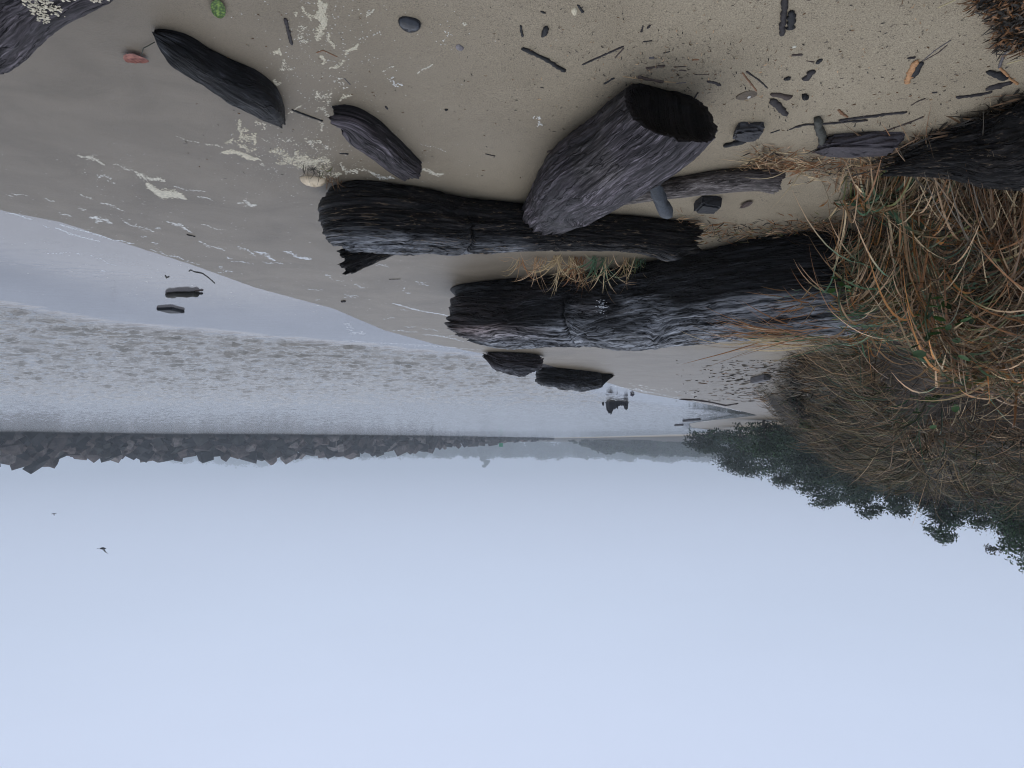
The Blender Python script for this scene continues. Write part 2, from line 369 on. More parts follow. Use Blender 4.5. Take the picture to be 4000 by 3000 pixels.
# ------------------------------------------------------------------ driftwood
def stations(prs, k=.8, asp=1.0):
    """pairs of silhouette pixels (near edge, far edge) -> centres and radii of a round log that lies on the sand"""
    C, R = [], []
    for pb, pt in prs:
        a, b = ray(*pb), ray(*pt)
        cd = a + b; cd /= np.linalg.norm(cd); dl = .5 * math.acos(min(1, max(-1, a @ b)))
        h = .12
        for _ in range(25):
            D = (ZC - h) / (-cd[2] + k * math.sin(dl)); q = cd * D; h = .5 * h + .5 * float(height(q[:1], q[1:2], False, False)[0])
        C.append(q + np.array([0, 0, ZC])); R.append(D * math.sin(dl))
    return np.array(C), np.array(R)
def log(name, prs, mat, seed, n=260, m=150, k=.8, asp=1.0, groove=.05, lump=.10, jag=(.2, .2), hollow=(.0, .0), flat=0, tint=None, ext=None, square=2.0, parent=None, C=None, R=None, detail=1.0, sil_sheen=None, cracks=(), knots=(), capdark=.6, rs=1.0, shear=0.0, bulge=(), **kw):
    if C is None:
        C, R = stations(prs, k, asp); R = R * rs
    s = np.concatenate([[0], np.cumsum(np.linalg.norm(np.diff(C, axis=0), axis=1))]); Ltot = s[-1]
    si = np.linspace(0, Ltot, n)
    # smooth interpolation (Catmull-like) of centres and radii
    def interp(v):
        g = np.gradient(v, s) if len(s) > 2 else np.full(len(s), (v[-1] - v[0]) / Ltot)
        i = np.clip(np.searchsorted(s, si, side='right') - 1, 0, len(s) - 2); h = s[i + 1] - s[i]; t = (si - s[i]) / h
        return (2*t**3-3*t**2+1)*v[i] + (t**3-2*t**2+t)*h*g[i] + (-2*t**3+3*t**2)*v[i+1] + (t**3-t**2)*h*g[i+1]
    Cx = np.stack([interp(C[:, j]) for j in range(3)], 1); Rr = np.maximum(np.interp(si, s, R) * .35 + interp(R) * .65, .004)
    T = np.gradient(Cx, axis=0); T /= np.linalg.norm(T, axis=1)[:, None]
    S = np.cross(T, [0, 0, 1]); S /= np.linalg.norm(S, axis=1)[:, None]; U = np.cross(S, T)
    th = np.linspace(0, 2 * np.pi, m, endpoint=False)
    rm = float(R.mean())
    cx, cy = np.cos(th), np.sin(th)
    cs, sn = cx[None, :], cy[None, :]; sg = si[:, None]
    # noise coordinates on the ring so that it closes
    def N(f_ax, f_ar, oc, sd): return fbm(sg * f_ax / detail ** 0, cs * f_ar + 11, sn * f_ar + 5, oc, seed * 7 + sd)
    rr = 1 + lump * N(1.6 / max(rm * 3, .2), 1.1, 3, 1)
    gr = N(3.6, 9, 4, 2); gr2 = N(2.0, 4.2, 3, 3); gr3 = N(11, 26, 3, 6); st_ = N(2.6, 4.5, 3, 8) * 5; st_ = (np.floor(st_) + ss(.75, 1, st_ - np.floor(st_))) / 5
    rid = -np.abs(gr) ** .8 * 1.6
    rr = rr + groove * (rid + .8 * gr2 + .5 * gr3 + 1.1 * st_)
    cr_ = 1 - ss(.0, .07, np.abs(N(.8, 3.2, 2, 4))) ; rr = rr - groove * 1.5 * cr_ * ss(-.2, .5, N(1.1, 1.5, 2, 5))
    if square != 2.0: rr = rr / ((np.abs(cs) ** square + np.abs(sn) ** square) ** (1 / square)) * .93
    for (f_, wth, dep_, t0, t1) in cracks:
        cc_ = f_ * Ltot + .03 * vn(th * 2.5, seed) + .012 * vn(th * 9, seed); wn = ss(t0, t0 + .25, th) * (1 - ss(t1 - .25, t1, th))
        rr = rr - dep_ * wn[None] * np.exp(-((sg - cc_[None]) / wth) ** 2)
    tv_ = (th * rm)[None, :] + 0 * sg
    for (f_, tk, rk, dk) in knots:
        ds_ = sg - f_ * Ltot; dt_ = (th - tk)[None] * rm; q_ = np.hypot(ds_, dt_) / rk
        rr = rr + dk * (1.2 * np.exp(-(q_ - 1.3) ** 2 * 2.5) - 2.0 * np.exp(-q_ ** 2 * 2)) * (1 + .4 * vn(sg * 25, th[None] * 12))
        tv_ = tv_ + rk * 1.6 * np.exp(-(ds_ / (rk * 3.5)) ** 2) * np.tanh(dt_ / rk * 1.2) * np.exp(-(dt_ / (rk * 4)) ** 2)
    for (f_, tk, rs, rt, dk) in bulge:
        rr = rr + dk * np.exp(-((sg - f_ * Ltot) / rs) ** 2 - ((np.abs((th - tk + np.pi) % (2 * np.pi) - np.pi))[None] / rt) ** 2) * (1 + .25 * vn(sg * 9, th[None] * 5, 3))
    a = Rr[:, None] * rr
    # ragged ends: push each ring's points along the axis as it nears the end
    je0 = jag[0] * rm * (fbm(0, cx * 3.2 + 3, cy * 3.2, 4, seed + 90) * 1.3 + .5 * fbm(0, cx * 9, cy * 9, 3, seed + 91))
    je1 = jag[1] * rm * (fbm(0, cx * 3.2 + 7, cy * 3.2, 4, seed + 95) * 1.3 + .5 * fbm(0, cx * 9, cy * 9, 3, seed + 96))
    def splint(sd):
        out = 0
        for K, A in ((9, .55), (23, .5), (57, .25)):
            cell = np.floor(th / (2 * np.pi) * K + .35 * np.sin(th * 3 + sd)).astype(np.int64) % K
            out = out + A * (_h(cell, K, 1, seed + sd) * 2 - 1)
        return out
    je0 = je0 + jag[0] * rm * splint(1) * .8; je1 = je1 + jag[1] * rm * splint(2) * .8
    w0 = np.exp(-si / (rm * 1.0))[:, None]; w1 = np.exp(-(Ltot - si) / (rm * 1.0))[:, None]
    ax = je0[None] * w0 + je1[None] * w1 - shear * rm * (cy[None] + .25 * cx[None]) * np.exp(-(si / (rm * 1.6)) ** 2)[:, None]
    V = Cx[:, None] + S[:, None] * (a * cs * asp)[..., None] + U[:, None] * (a * sn)[..., None] + T[:, None] * ax[..., None]
    uv = np.stack([sg + 0 * tv_ + seed * 3.1, tv_ + seed], -1)
    rings = [V.reshape(-1, 3)]; uvs = [uv.reshape(-1, 2)]; kc = [np.zeros(n * m)]
    F = []
    i = np.arange(n - 1)[:, None] * m; j = np.arange(m)[None, :]; jn = (j + 1) % m
    F.append(np.stack([i + j, i + m + j, i + m + jn, i + jn], -1).reshape(-1, 4))
    base = n * m
    for e, (row, sgn, hol) in enumerate(((0, -1, hollow[0]), (n - 1, 1, hollow[1]))):
        prev = row * m + np.arange(m); c0 = Cx[row]; tv = T[row] * sgn
        nc = 14
        for q in range(1, nc + 1):
            fr = 1 - q / nc
            sm_ = S[row][None] * (Rr[row] * cx * asp)[:, None] + U[row][None] * (Rr[row] * cy)[:, None] + T[row][None] * (ax[row] * fr)[:, None]
            wk_ = float(ss(0, .35, 1 - fr)); rg = c0 + ((V[row] - c0) * (1 - wk_) + sm_ * .93 * wk_) * max(fr, .01)
            x_, y_ = cx * fr, cy * fr
            dep = rm * (.08 + .6 * jag[e]) * fbm(0, x_ * 4, y_ * 2.2, 4, seed + 70 + e) - hol * rm * ss(0.0, 1.0, 1 - fr) * (1 + .3 * fbm(0, x_ * 3, y_ * 3, 2, seed + 75))
            rg = rg + tv[None] * (dep * ss(0, .15, 1 - fr))[:, None]
            rings.append(rg); uvs.append(np.stack([y_ * rm * .35 + seed, x_ * rm * 1.1], -1)); kc.append(np.ones(m) * (1 if q > 1 else .5))
            cur = base + np.arange(m); base += m
            a_, b_ = (prev, cur) if sgn > 0 else (cur, prev)
            F.append(np.stack([a_, b_, np.roll(b_, -1), np.roll(a_, -1)], -1)); prev = cur
    V = np.vstack(rings); uv = np.vstack(uvs); kc = np.concatenate(kc); F = np.vstack(F)[:, ::-1]
    col = np.ones((len(V), 3)) * (1 - capdark * kc[:, None])  # shade on the end faces is put into the tint
    if tint is not None: col = col * tint(V, uv)
    org = V[:n * m].mean(0); org[2] = V[:, 2].min()
    me = mesh(name, V - org, F, mat, uv=uv, col=col, attrs={"silver": np.zeros(len(V)) if sil_sheen is None else sil_sheen(V, uv)})
    po = np.array(parent.location) if parent is not None else 0
    return obj(name, me, parent, org - po, **kw), V[:n * m]

W_BLACK = mat_wood("wet_black_wood", (.007, .007, .008), (.014, .014, .016), (.045, .045, .052), 1.3, .5, .006, .5, spec=.16)
W_GREY = mat_wood("purple_grey_wood", (.040, .034, .037), (.108, .092, .101), (.27, .235, .258), 1.15, .62, .010, .85, spec=.15, al=.45)
W_MID = mat_wood("dark_brown_wood", (.006, .0055, .0055), (.016, .014, .014), (.070, .060, .055), 1.1, .5, .012, .6, fleck=(.23, .17, .115), spec=.2)
W_BIG = mat_wood("black_silver_wood", (.007, .007, .008), (.018, .018, .020), (.085, .088, .096), .9, .55, .012, .7, spec=.18, wp=.12, al=.5)  # near-black base wood that takes the pale grey ramp
W_POLE = mat_wood("weathered_pole_wood", (.085, .072, .066), (.20, .172, .158), (.36, .32, .295), 1.6, .7, .003, .8, spec=.2)
W_SOIL = mat_wood("rotten_brown_wood", (.006, .005, .004), (.013, .010, .008), (.032, .026, .020), 1.0, .75, .010, .5, spec=.1)

def col_d(V, uv):       # greenish brown weathering in patches, darker towards the underside
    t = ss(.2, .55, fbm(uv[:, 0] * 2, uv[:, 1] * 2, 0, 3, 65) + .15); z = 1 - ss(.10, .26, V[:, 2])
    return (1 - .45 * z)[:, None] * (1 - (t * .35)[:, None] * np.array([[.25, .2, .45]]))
def col_f(V, uv):
    br = ss(.2, .6, fbm(uv[:, 0] * 1.6, uv[:, 1] * 3, 0, 3, 63) + .25)[:, None] * (1 - ss(.5, .8, V[:, 2]))[:, None] * ss(-1.2, .6, V[:, 0])[:, None]
    return 1 + br * np.array([[.75, .3, .15]])
def sil_f(V, uv):
    return np.clip(ss(.56, .80, V[:, 2] - .06 * ss(-.5, 1.5, V[:, 0]) + .22 * fbm(uv[:, 0] * 1.1, uv[:, 1] * 1.6, 0, 3, 61)) + .5 * ss(.15, .45, fbm(uv[:, 0] * 1.5, uv[:, 1] * 4, 0, 3, 62)) * ss(.3, .5, V[:, 2]), 0, 1)
def sheen_e(V, uv): return ss(.34, .48, V[:, 2] + .05 * fbm(uv[:, 0] * 2, uv[:, 1] * 4, 0, 3, 9)) * .75  # bluish sky highlight painted into the colour along this log's top
PI = math.pi
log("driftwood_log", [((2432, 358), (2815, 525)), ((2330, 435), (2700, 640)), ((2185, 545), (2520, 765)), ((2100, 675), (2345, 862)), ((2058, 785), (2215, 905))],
    W_GREY, 11, 360, 230, k=.60, rs=.76, asp=1.42, shear=.45, groove=.035, lump=.06, jag=(.035, .5), hollow=(.05, .0), square=2.5, capdark=.9, tint=col_d, knots=((.72, 1.9, .03, .05),), label="thick purple grey log nearest the camera with its black broken end showing", cat="driftwood log")
E_, E_V = log("driftwood_log", [((1350, 745), (1350, 968)), ((1385, 706), (1385, 996)), ((1440, 696), (1440, 1000)), ((1600, 716), (1600, 1000)), ((1800, 757), (1800, 998)), ((2060, 790), (2060, 988)), ((2300, 826), (2300, 985)),
    ((2480, 838), (2480, 992)), ((2600, 848), (2600, 1010)), ((2700, 860), (2700, 1000))],
    W_MID, 23, 460, 230, groove=.075, lump=.09, jag=(.6, .55), hollow=(.45, .1), square=2.4, sil_sheen=sheen_e, cracks=((.36, .012, .14, 1.2, 3.4), (.60, .012, .10, 1.0, 2.8)), bulge=((.935, 1.75, .07, .45, .38), (.33, 1.5, .09, .3, .08)),
    label="long dark cracked log lying crosswise behind the thick purple grey one", cat="driftwood log")
ec = np.array([P(1350, 720)[0], P(1350, 720)[1] + .28, .40])
def atp(x, y, Y): r = ray(x, y); t = Y / r[1]; return np.array([0, 0, ZC]) + r * t
Ye = ec[1]
log("branch_stub", None, W_MID, 29, 120, 80, C=np.array([atp(1560, 965, Ye + .02), atp(1470, 985, Ye), atp(1400, 1008, Ye - .02), atp(1345, 1022, Ye - .04)]), R=np.array([.04, .06, .085, .092]), groove=.12, lump=.22, jag=(.1, .7), hollow=(0, .5), parent=E_)
F_, F_V = log("driftwood_log", [((1862, 1118), (1862, 1335)), ((1875, 1098), (1875, 1345)), ((1960, 1080), (1960, 1372)), ((2120, 1064), (2120, 1368)), ((2300, 1046), (2300, 1374)), ((2420, 1025), (2420, 1386)), ((2560, 1000), (2560, 1372)),
    ((2780, 955), (2780, 1356)), ((3000, 908), (3000, 1350)), ((3250, 872), (3250, 1334)), ((3480, 850), (3480, 1322)), ((3950, 800), (3950, 1300))],
    W_BIG, 31, 680, 280, groove=.05, lump=.07, jag=(1.15, .1), tint=col_f, sil_sheen=sil_f, square=2.3, capdark=.4,
    cracks=((.29, .014, .16, 1.1, 3.3),), knots=((.50, 2.15, .045, .05), (.16, 2.75, .06, .04), (.34, 2.4, .05, .03)), label="biggest log, black with silver grey top, running under the tall grass", cat="driftwood log")
A_, A_V = log("driftwood_log", [((470, -560), (790, -250)), ((160, -330), (455, -5)), ((-40, -200), (235, 112)), ((-170, -60), (75, 255)), ((-210, 10), (12, 298))],
    W_GREY, 41, 300, 190, k=.7, groove=.05, lump=.05, jag=(.1, .4), square=2.5, label="purple grey log flecked with white foam cut off by the photo corner", cat="driftwood log")
log("driftwood_log", [((3500, 590), (3540, 670)), ((3700, 492), (3760, 690)), ((3850, 430), (3930, 730)), ((4020, 355), (4130, 740)), ((4350, 220), (4500, 640))],
    W_MID, 47, 260, 160, k=.7, groove=.09, lump=.08, jag=(.6, .1), label="dark brown rotten log half buried beneath the overhanging grass", cat="driftwood log")
log("driftwood_slab", [((608, 118), (604, 140)), ((640, 108), (632, 190)), ((700, 118), (668, 240)), ((790, 165), (735, 298)), ((890, 215), (820, 348)), ((985, 255), (905, 405)), ((1045, 300), (975, 445)), ((1075, 375), (1045, 478)), ((1100, 455), (1090, 496))],
    W_BLACK, 53, 260, 140, k=.5, groove=.035, lump=.10, jag=(.15, .5), square=3.2, sil_sheen=lambda V, uv: ss(.1, .4, fbm(uv[:, 0] * 4, uv[:, 1] * 9, 0, 3, 8)) * .35, label="black wedge of driftwood pointed at both ends beside the red leaf", cat="driftwood")
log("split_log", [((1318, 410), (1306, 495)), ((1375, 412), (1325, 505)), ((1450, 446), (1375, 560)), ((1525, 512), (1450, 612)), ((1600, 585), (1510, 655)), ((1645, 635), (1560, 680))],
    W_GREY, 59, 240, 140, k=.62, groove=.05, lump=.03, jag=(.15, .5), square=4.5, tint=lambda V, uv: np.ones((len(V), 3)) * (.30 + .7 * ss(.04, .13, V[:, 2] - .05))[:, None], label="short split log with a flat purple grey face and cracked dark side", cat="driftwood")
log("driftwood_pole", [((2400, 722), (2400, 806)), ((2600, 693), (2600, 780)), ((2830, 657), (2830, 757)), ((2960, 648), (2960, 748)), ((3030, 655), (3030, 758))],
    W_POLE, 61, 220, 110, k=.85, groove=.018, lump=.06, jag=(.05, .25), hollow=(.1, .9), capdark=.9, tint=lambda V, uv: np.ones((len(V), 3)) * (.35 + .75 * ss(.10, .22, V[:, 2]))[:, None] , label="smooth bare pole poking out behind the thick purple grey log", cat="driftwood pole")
log("driftwood_stump", [((1912, 1372), (1912, 1410)), ((1955, 1368), (1955, 1455)), ((2040, 1370), (2040, 1468)), ((2088, 1380), (2088, 1452)), ((2104, 1388), (2104, 1430))],
    W_GREY, 67, 200, 160, sil_sheen=lambda V, uv: ss(.22, .42, V[:, 2]) * .7, groove=.16, lump=.34, jag=(.6, .9), square=2.8, tint=lambda V, uv: np.full((len(V), 3), .8), label="knobbly grey stump just behind the broken end of the biggest log", cat="driftwood")
log("driftwood_slab", [((2122, 1440), (2120, 1505)), ((2150, 1428), (2150, 1514)), ((2230, 1436), (2230, 1526)), ((2300, 1445), (2300, 1529)), ((2345, 1455), (2345, 1508)), ((2388, 1458), (2388, 1474))],
    W_BLACK, 71, 260, 180, groove=.12, lump=.16, jag=(1.3, .3), square=3.0, sil_sheen=lambda V, uv: ss(.3, .45, V[:, 2]) * .5, label="black jagged slab tapering to a point at the water's edge", cat="driftwood")

# ------------------------------------------------------------------ blades
PAL = {'tan': (.50, .33, .19), 'straw': (.56, .43, .25), 'brown': (.20, .12, .065), 'rust': (.33, .16, .07), 'green': (.11, .21, .12), 'olive': (.14, .15, .05), 'grey': (.19, .16, .12), 'dark': (.030, .024, .017), 'darkgreen': (.03, .05, .022), 'orange': (.58, .27, .09), 'white': (.5, .45, .36)}
def blades(root, d0, L, wd, droop, pal, seg=8, seed=0, wander=.25, floor=.008, tip=None, hfn=None):
    r = np.random.default_rng(seed); n = len(root)
    p = root.copy(); d = d0 / np.linalg.norm(d0, axis=1)[:, None]
    cols = np.array([PAL[q] for q in pal]); ci = r.integers(0, len(cols), n); c = cols[ci] * (.65 + .7 * r.random((n, 1)))
    green = (c[:, 1] > c[:, 0])
    tc_ = np.array(PAL['tan'])[None] * (.6 + .7 * r.random((n, 1)))
    Vs, Cs = [], []
    turn = r.normal(0, wander, (n, 3)); st = L / seg; side0 = None
    for k in range(seg + 1):
        t = k / seg
        side = np.cross(d, [0, 0, 1.0]); nn = np.linalg.norm(side, axis=1)[:, None]; side = np.where(nn > 1e-3, side / np.maximum(nn, 1e-3), [1, 0, 0])
        tw = (ci * 1.3 + t * (turn[:, 0] * 5))[:, None]; side = side * np.cos(tw) + np.cross(d, side) * np.sin(tw)
        wk = wd * (1 - t ** 2.2) * (.55 + .45 * min(1, t * 5)) + wd * .06
        Vs += [p - side * (wk / 2)[:, None], p + side * (wk / 2)[:, None]]
        mixk = np.where(green, ss(.45, .8, t + .4 * turn[:, 1]), 0)[:, None]
        cc = c * (1 - mixk) + tc_ * mixk; Cs += [cc, cc]
        p = p + d * st[:, None]
        if floor is not None and k < seg:
            g = height(p[:, 0], p[:, 1], False) + floor; lo = p[:, 2] < g; p[:, 2] = np.where(lo, g, p[:, 2]); d[:, 2] = np.where(lo, np.maximum(d[:, 2], -.05), d[:, 2])
        d = d + np.array([0, 0, -1.0]) * (droop / seg)[:, None] + turn / seg + (r.normal(0, wander * .09, (n, 3)))
        d /= np.linalg.norm(d, axis=1)[:, None]
    V = np.stack(Vs, 1).reshape(-1, 3); Cc = np.stack(Cs, 1).reshape(-1, 3)
    b = (np.arange(n) * 2 * (seg + 1))[:, None]; k = (np.arange(seg) * 2)[None]
    F = np.stack([b + k, b + k + 1, b + k + 3, b + k + 2], -1).reshape(-1, 4)
    return V, F, Cc, 2 * (seg + 1), seg
def split_blades(name, VF, parent, nmax, big, stuffname):
    """the blades listed in `big` become parts of their own, the rest one mass"""
    V, F, C, nv, seg = VF; n = len(V) // nv
    pick = np.zeros(n, bool); pick[big[:nmax]] = True
    Fb = F[:seg] - F[:seg].min()
    for i in np.where(pick)[0]:
        sl_ = slice(i * nv, (i + 1) * nv); o = V[i * nv].copy()
        obj(name, mesh(name, V[sl_] - o, Fb, M_BLADE, col=C[sl_]), parent, o)
    idx = np.where(~pick)[0]
    vi = (idx[:, None] * nv + np.arange(nv)).ravel()
    F2 = ((np.arange(len(idx)) * nv)[:, None, None] + Fb[None]).reshape(-1, 4)
    return obj(stuffname, mesh(stuffname, V[vi], F2, M_BLADE, col=C[vi]), parent, kind='stuff')
def on_ground(x, y): return np.stack([x, y, height(x, y)], 1)

def bank_grad(x, y, e=.15):     # direction down the bank, towards the beach
    gx = (up_bank(x + e, y) - up_bank(x - e, y)) / (2 * e); gy = (up_bank(x, y + e) - up_bank(x, y - e)) / (2 * e)
    g = -np.stack([gx, gy, 0 * gx], 1); return g / np.maximum(np.linalg.norm(g, axis=1), .01)[:, None]

# nearest tussocks on the lip of the bank
def near_tussock(i, pts, n, dirs, zr, Lr, wr, dr, pal, lab, nbig=75, wander=.15, zmin=None):
    r = np.random.default_rng(100 + i); pts = np.array(pts, float)
    k = r.integers(0, len(pts), n); x = pts[k, 0] + r.normal(0, pts[k, 2]); y = pts[k, 1] + r.normal(0, pts[k, 2])
    root = on_ground(x, y) + np.array([0, 0, -.02])
    # blades of one tuft share a lean, so that locks form
    nt_ = 26; tuft = r.integers(0, nt_, n); tl = r.normal(0, .35, (nt_, 3))
    dsel = np.array(dirs)[r.integers(0, len(dirs), nt_)][tuft]
    root[:, :2] = root[:, :2] * .4 + .6 * np.stack([x, y], 1)[r.integers(0, n, nt_)][tuft] + r.normal(0, .05, (n, 2)); root = on_ground(root[:, 0], root[:, 1]) + np.array([0, 0, -.02])
    if zmin: root[:, 2] = np.maximum(root[:, 2], zmin)
    d0 = dsel + tl[tuft] + r.normal(0, .16, (n, 3)); d0[:, 2] = r.uniform(*zr, n) + tl[tuft, 2]
    L = Lr[0] + (Lr[1] - Lr[0]) * r.random(n) ** 1.3; wd = wr[0] + (wr[1] - wr[0]) * r.random(n) ** 2.0
    dr_ = r.uniform(*dr, nt_)[tuft] * r.uniform(.8, 1.2, n)
    wd = wd * 1.15; V, F, C, nv, sg_ = blades(root, d0, L, wd, dr_, pal, 10, 200 + i, wander)
    u_ = ((wd - wd.min()) / (wd.max() - wd.min())) ** .5; C = C * np.repeat(.22 + 1.05 * u_ * r.uniform(.7, 1.15, n), nv)[:, None]
    org = np.array([pts[0, 0], pts[0, 1], H1(pts[0, 0], pts[0, 1])]); V = V - org
    e = obj("grass_tussock", None, None, org, label=lab, cat="grass tussock", group="grass tussocks on the bank beside the logs")
    big = np.argsort(-wd * L)
    split_blades("grass_blade", (V, F, C, nv, sg_), e, nbig, big, "thin_blades")
MIXED = ['tan', 'tan', 'straw', 'orange', 'brown', 'rust', 'green', 'green', 'green', 'olive']
DEAD = ['tan', 'brown', 'brown', 'rust', 'rust', 'grey', 'brown', 'straw']
near_tussock(0, [(-2.3, 5.0, .08), (-2.34, 4.8, .08), (-2.4, 4.65, .12), (-2.6, 4.6, .15), (-2.8, 4.5, .15)], 1250, [(-.5, -.9, 0), (-.2, -1.1, 0), (.1, -.9, 0), (-.9, -.7, 0), (-1, -.3, 0)], (.1, .8), (.45, 1.0), (.004, .017), (1.2, 2.8), MIXED,
             "nearest tussock of long brown and green grass spilling over the end of the biggest log", 90, .13)
near_tussock(1, [(-2.9, 4.3, .2), (-3.2, 4.2, .2), (-2.65, 4.25, .15), (-2.4, 4.3, .12), (-2.45, 4.4, .1)], 1200, [(.1, -1, 0), (-.2, -1, 0), (.5, -.7, 0), (-.6, -.6, 0)], (.0, .5), (.4, .95), (.003, .012), (1.0, 2.2), DEAD,
             "brown dead grass tussock hanging over the half buried rotten log", 70, .13)
near_tussock(2, [(-2.6, 5.2, .12), (-2.9, 5.2, .2), (-3.2, 5.1, .25), (-3.6, 5.0, .2)], 1200, [(.2, -.9, 0), (0, -.9, 0), (-.9, -.2, 0), (-1, .1, 0), (.2, -.8, 0)], (.2, .7), (.5, 1.15), (.004, .017), (1.2, 2.4), MIXED,
             "tussock of long straw and green blades sweeping sideways over the bank top", 90, .12)
near_tussock(3, [(-3.9, 4.9, .3), (-3.6, 4.5, .25)], 620, [(1, -.3, 0), (.6, -.8, 0), (-.6, -.5, 0)], (.2, .8), (.5, 1.0), (.003, .010), (1.2, 2.6), ['tan', 'straw', 'brown', 'brown', 'grey', 'olive'],
             "tussock of pale drooping blades cut by the frame edge", 40, .15)
near_tussock(5, [(-3.4, 5.1, .15), (-3.7, 5.1, .2), (-4.1, 5.2, .2)], 420, [(1, -.25, 0), (.8, -.5, 0), (.6, -.7, 0), (-1, -.2, 0)], (.15, .5), (.6, 1.15), (.006, .018), (.7, 1.5), MIXED,
             "uppermost tussock with the longest blades combed level along the bank top", 80, .09)
near_tussock(4, [(-2.55, 6.1, .1), (-2.8, 6.4, .15)], 150, [(1, -.3, 0), (.9, -.6, 0), (.6, -1, 0)], (.1, .4), (.35, .7), (.004, .010), (1.2, 2.6), ['tan', 'straw', 'straw', 'rust', 'olive', 'green'],
             "small straw coloured tussock lying over the silver top of the biggest log", 30, .13)
# the bank's own mat of grass, in tufts that thin out with distance
def bank_grass():
    def zone(nt_, per, x0, x1, y0, y1, bmin, bmax, Lr, wr, pal, name, seed, seg=5, dr=(1.2, 2.8), sp=.10, wander=.3, lean=.45):
        r = np.random.default_rng(seed)
        x = r.uniform(x0, x1, nt_ * 6); y = r.uniform(y0, y1, nt_ * 6); b = up_bank(x, y); cl = fbm(x * .9, y * .9, 0, 3, seed)
        k = (b > bmin) & (b < bmax) & (cl > r.uniform(-1.0, .3, len(x))); x, y = x[k][:nt_], y[k][:nt_]; m_ = len(x)
        g = bank_grad(x, y); tone = r.uniform(.25, 1.25, m_); tl = r.normal(0, .55, (m_, 3)); Lt = r.uniform(.6, 1.2, m_)
        tp = r.integers(0, len(pal), m_)
        k = np.repeat(np.arange(m_), per); n = len(k); off = r.normal(0, sp, (n, 2))
        root = on_ground(x[k] + off[:, 0], y[k] + off[:, 1])
        d0 = g[k] * lean + tl[k] * .7 + np.concatenate([off / sp * .35, np.zeros((n, 1))], 1); d0[:, 2] = r.uniform(.15, 1.0, n)
        L = r.uniform(*Lr, n) * Lt[k]; wd = r.uniform(*wr, n)
        V, F, C, nv, _ = blades(root, d0, L, wd, r.uniform(*dr, n), pal, seg, seed, wander, floor=None)
        base = np.array([PAL[q] for q in pal])[tp]
        C = (.55 * C.reshape(n, nv, 3) + .45 * base[k][:, None]) * (tone[k] * np.random.default_rng(seed + 1).uniform(.35, 1.45, n))[:, None, None]
        return obj(name, mesh(name, V, F, M_BLADE, col=C.reshape(-1, 3)), kind='stuff')
    zone(620, 26, -8, -1.2, .5, 7.5, .16, 5, (.2, .7), (.003, .006), ['brown', 'brown', 'grey', 'dark', 'dark', 'tan', 'rust'], "bank_grass", 71)
    zone(800, 30, -13, -2.5, 6.5, 18, .06, 7, (.4, 1.05), (.004, .012), ['grey', 'brown', 'dark', 'dark', 'dark', 'dark', 'tan', 'straw', 'olive', 'darkgreen', 'darkgreen', 'darkgreen', 'green'], "dune_grass", 73, 6, sp=.13, wander=.2)
    zone(1500, 22, -26, -5, 14, 34, .05, 14, (.3, .7), (.008, .016), ['grey', 'grey', 'dark', 'dark', 'tan', 'olive', 'darkgreen', 'darkgreen'], "far_dune_grass", 75, 4, sp=.2)
bank_grass()

# ------------------------------------------------------------------ trees
def leaves(cen, nrm, size, col, seed):
    r = np.random.default_rng(seed); n = len(cen)
    nrm = nrm + r.normal(0, .6, (n, 3)); nrm /= np.linalg.norm(nrm, axis=1)[:, None]
    t = np.cross(nrm, r.normal(0, 1, (n, 3))); t /= np.linalg.norm(t, axis=1)[:, None]; b = np.cross(nrm, t)
    s = size[:, None]
    V = np.stack([cen - t * s, cen + b * s * .45, cen + t * s, cen - b * s * .45], 1).reshape(-1, 3)
    F = (np.arange(n) * 4)[:, None] + np.arange(4)[None]
    return V, F, np.repeat(col, 4, 0)
def tube(p, r, m=7):
    p = np.array(p, float); r = np.array(r, float); T = np.gradient(p, axis=0); T /= np.linalg.norm(T, axis=1)[:, None]
    ref = np.array([0, 0, 1.0]) if abs(T[:, 2]).mean() < .8 else np.array([1.0, 0, 0])
    S = np.cross(T, ref); S /= np.linalg.norm(S, axis=1)[:, None]; U = np.cross(S, T)
    th = np.linspace(0, 2 * np.pi, m, endpoint=False)
    V = p[:, None] + (S[:, None] * np.cos(th)[None, :, None] + U[:, None] * np.sin(th)[None, :, None]) * r[:, None, None]
    n = len(p); V = np.vstack([V.reshape(-1, 3), p[:1], p[-1:]])
    F = [[i * m + j, i * m + (j + 1) % m, (i + 1) * m + (j + 1) % m, (i + 1) * m + j] for i in range(n - 1) for j in range(m)]
    F += [[n * m, (j + 1) % m, j] for j in range(m)] + [[n * m + 1, (n - 1) * m + j, (n - 1) * m + (j + 1) % m] for j in range(m)]
    return V, F
def join(parts):
    V, F, o = [], [], 0
    for v, f in parts:
        V.append(v); F += [[q + o for q in g] for g in f]; o += len(v)
    return np.vstack(V), F
def crown_pts(r, blobs, n):
    w_ = np.array([b[3] * b[4] for b in blobs]); bi = r.choice(len(blobs), n, p=w_ / w_.sum()); B = np.array(blobs)[bi]
    d = r.normal(0, 1, (n, 3)); d /= np.linalg.norm(d, axis=1)[:, None]; d[:, 2] = np.where(d[:, 2] < -.4, -d[:, 2] * .5, d[:, 2])
    q = (.55 + .5 * r.random(n) ** .5) * (1 + .18 * r.normal(0, 1, n).clip(-1.5, 1.5) * .6)
    p = B[:, :3] + d * q[:, None] * np.stack([B[:, 3], B[:, 3], B[:, 4]], 1)
    return p, d, bi
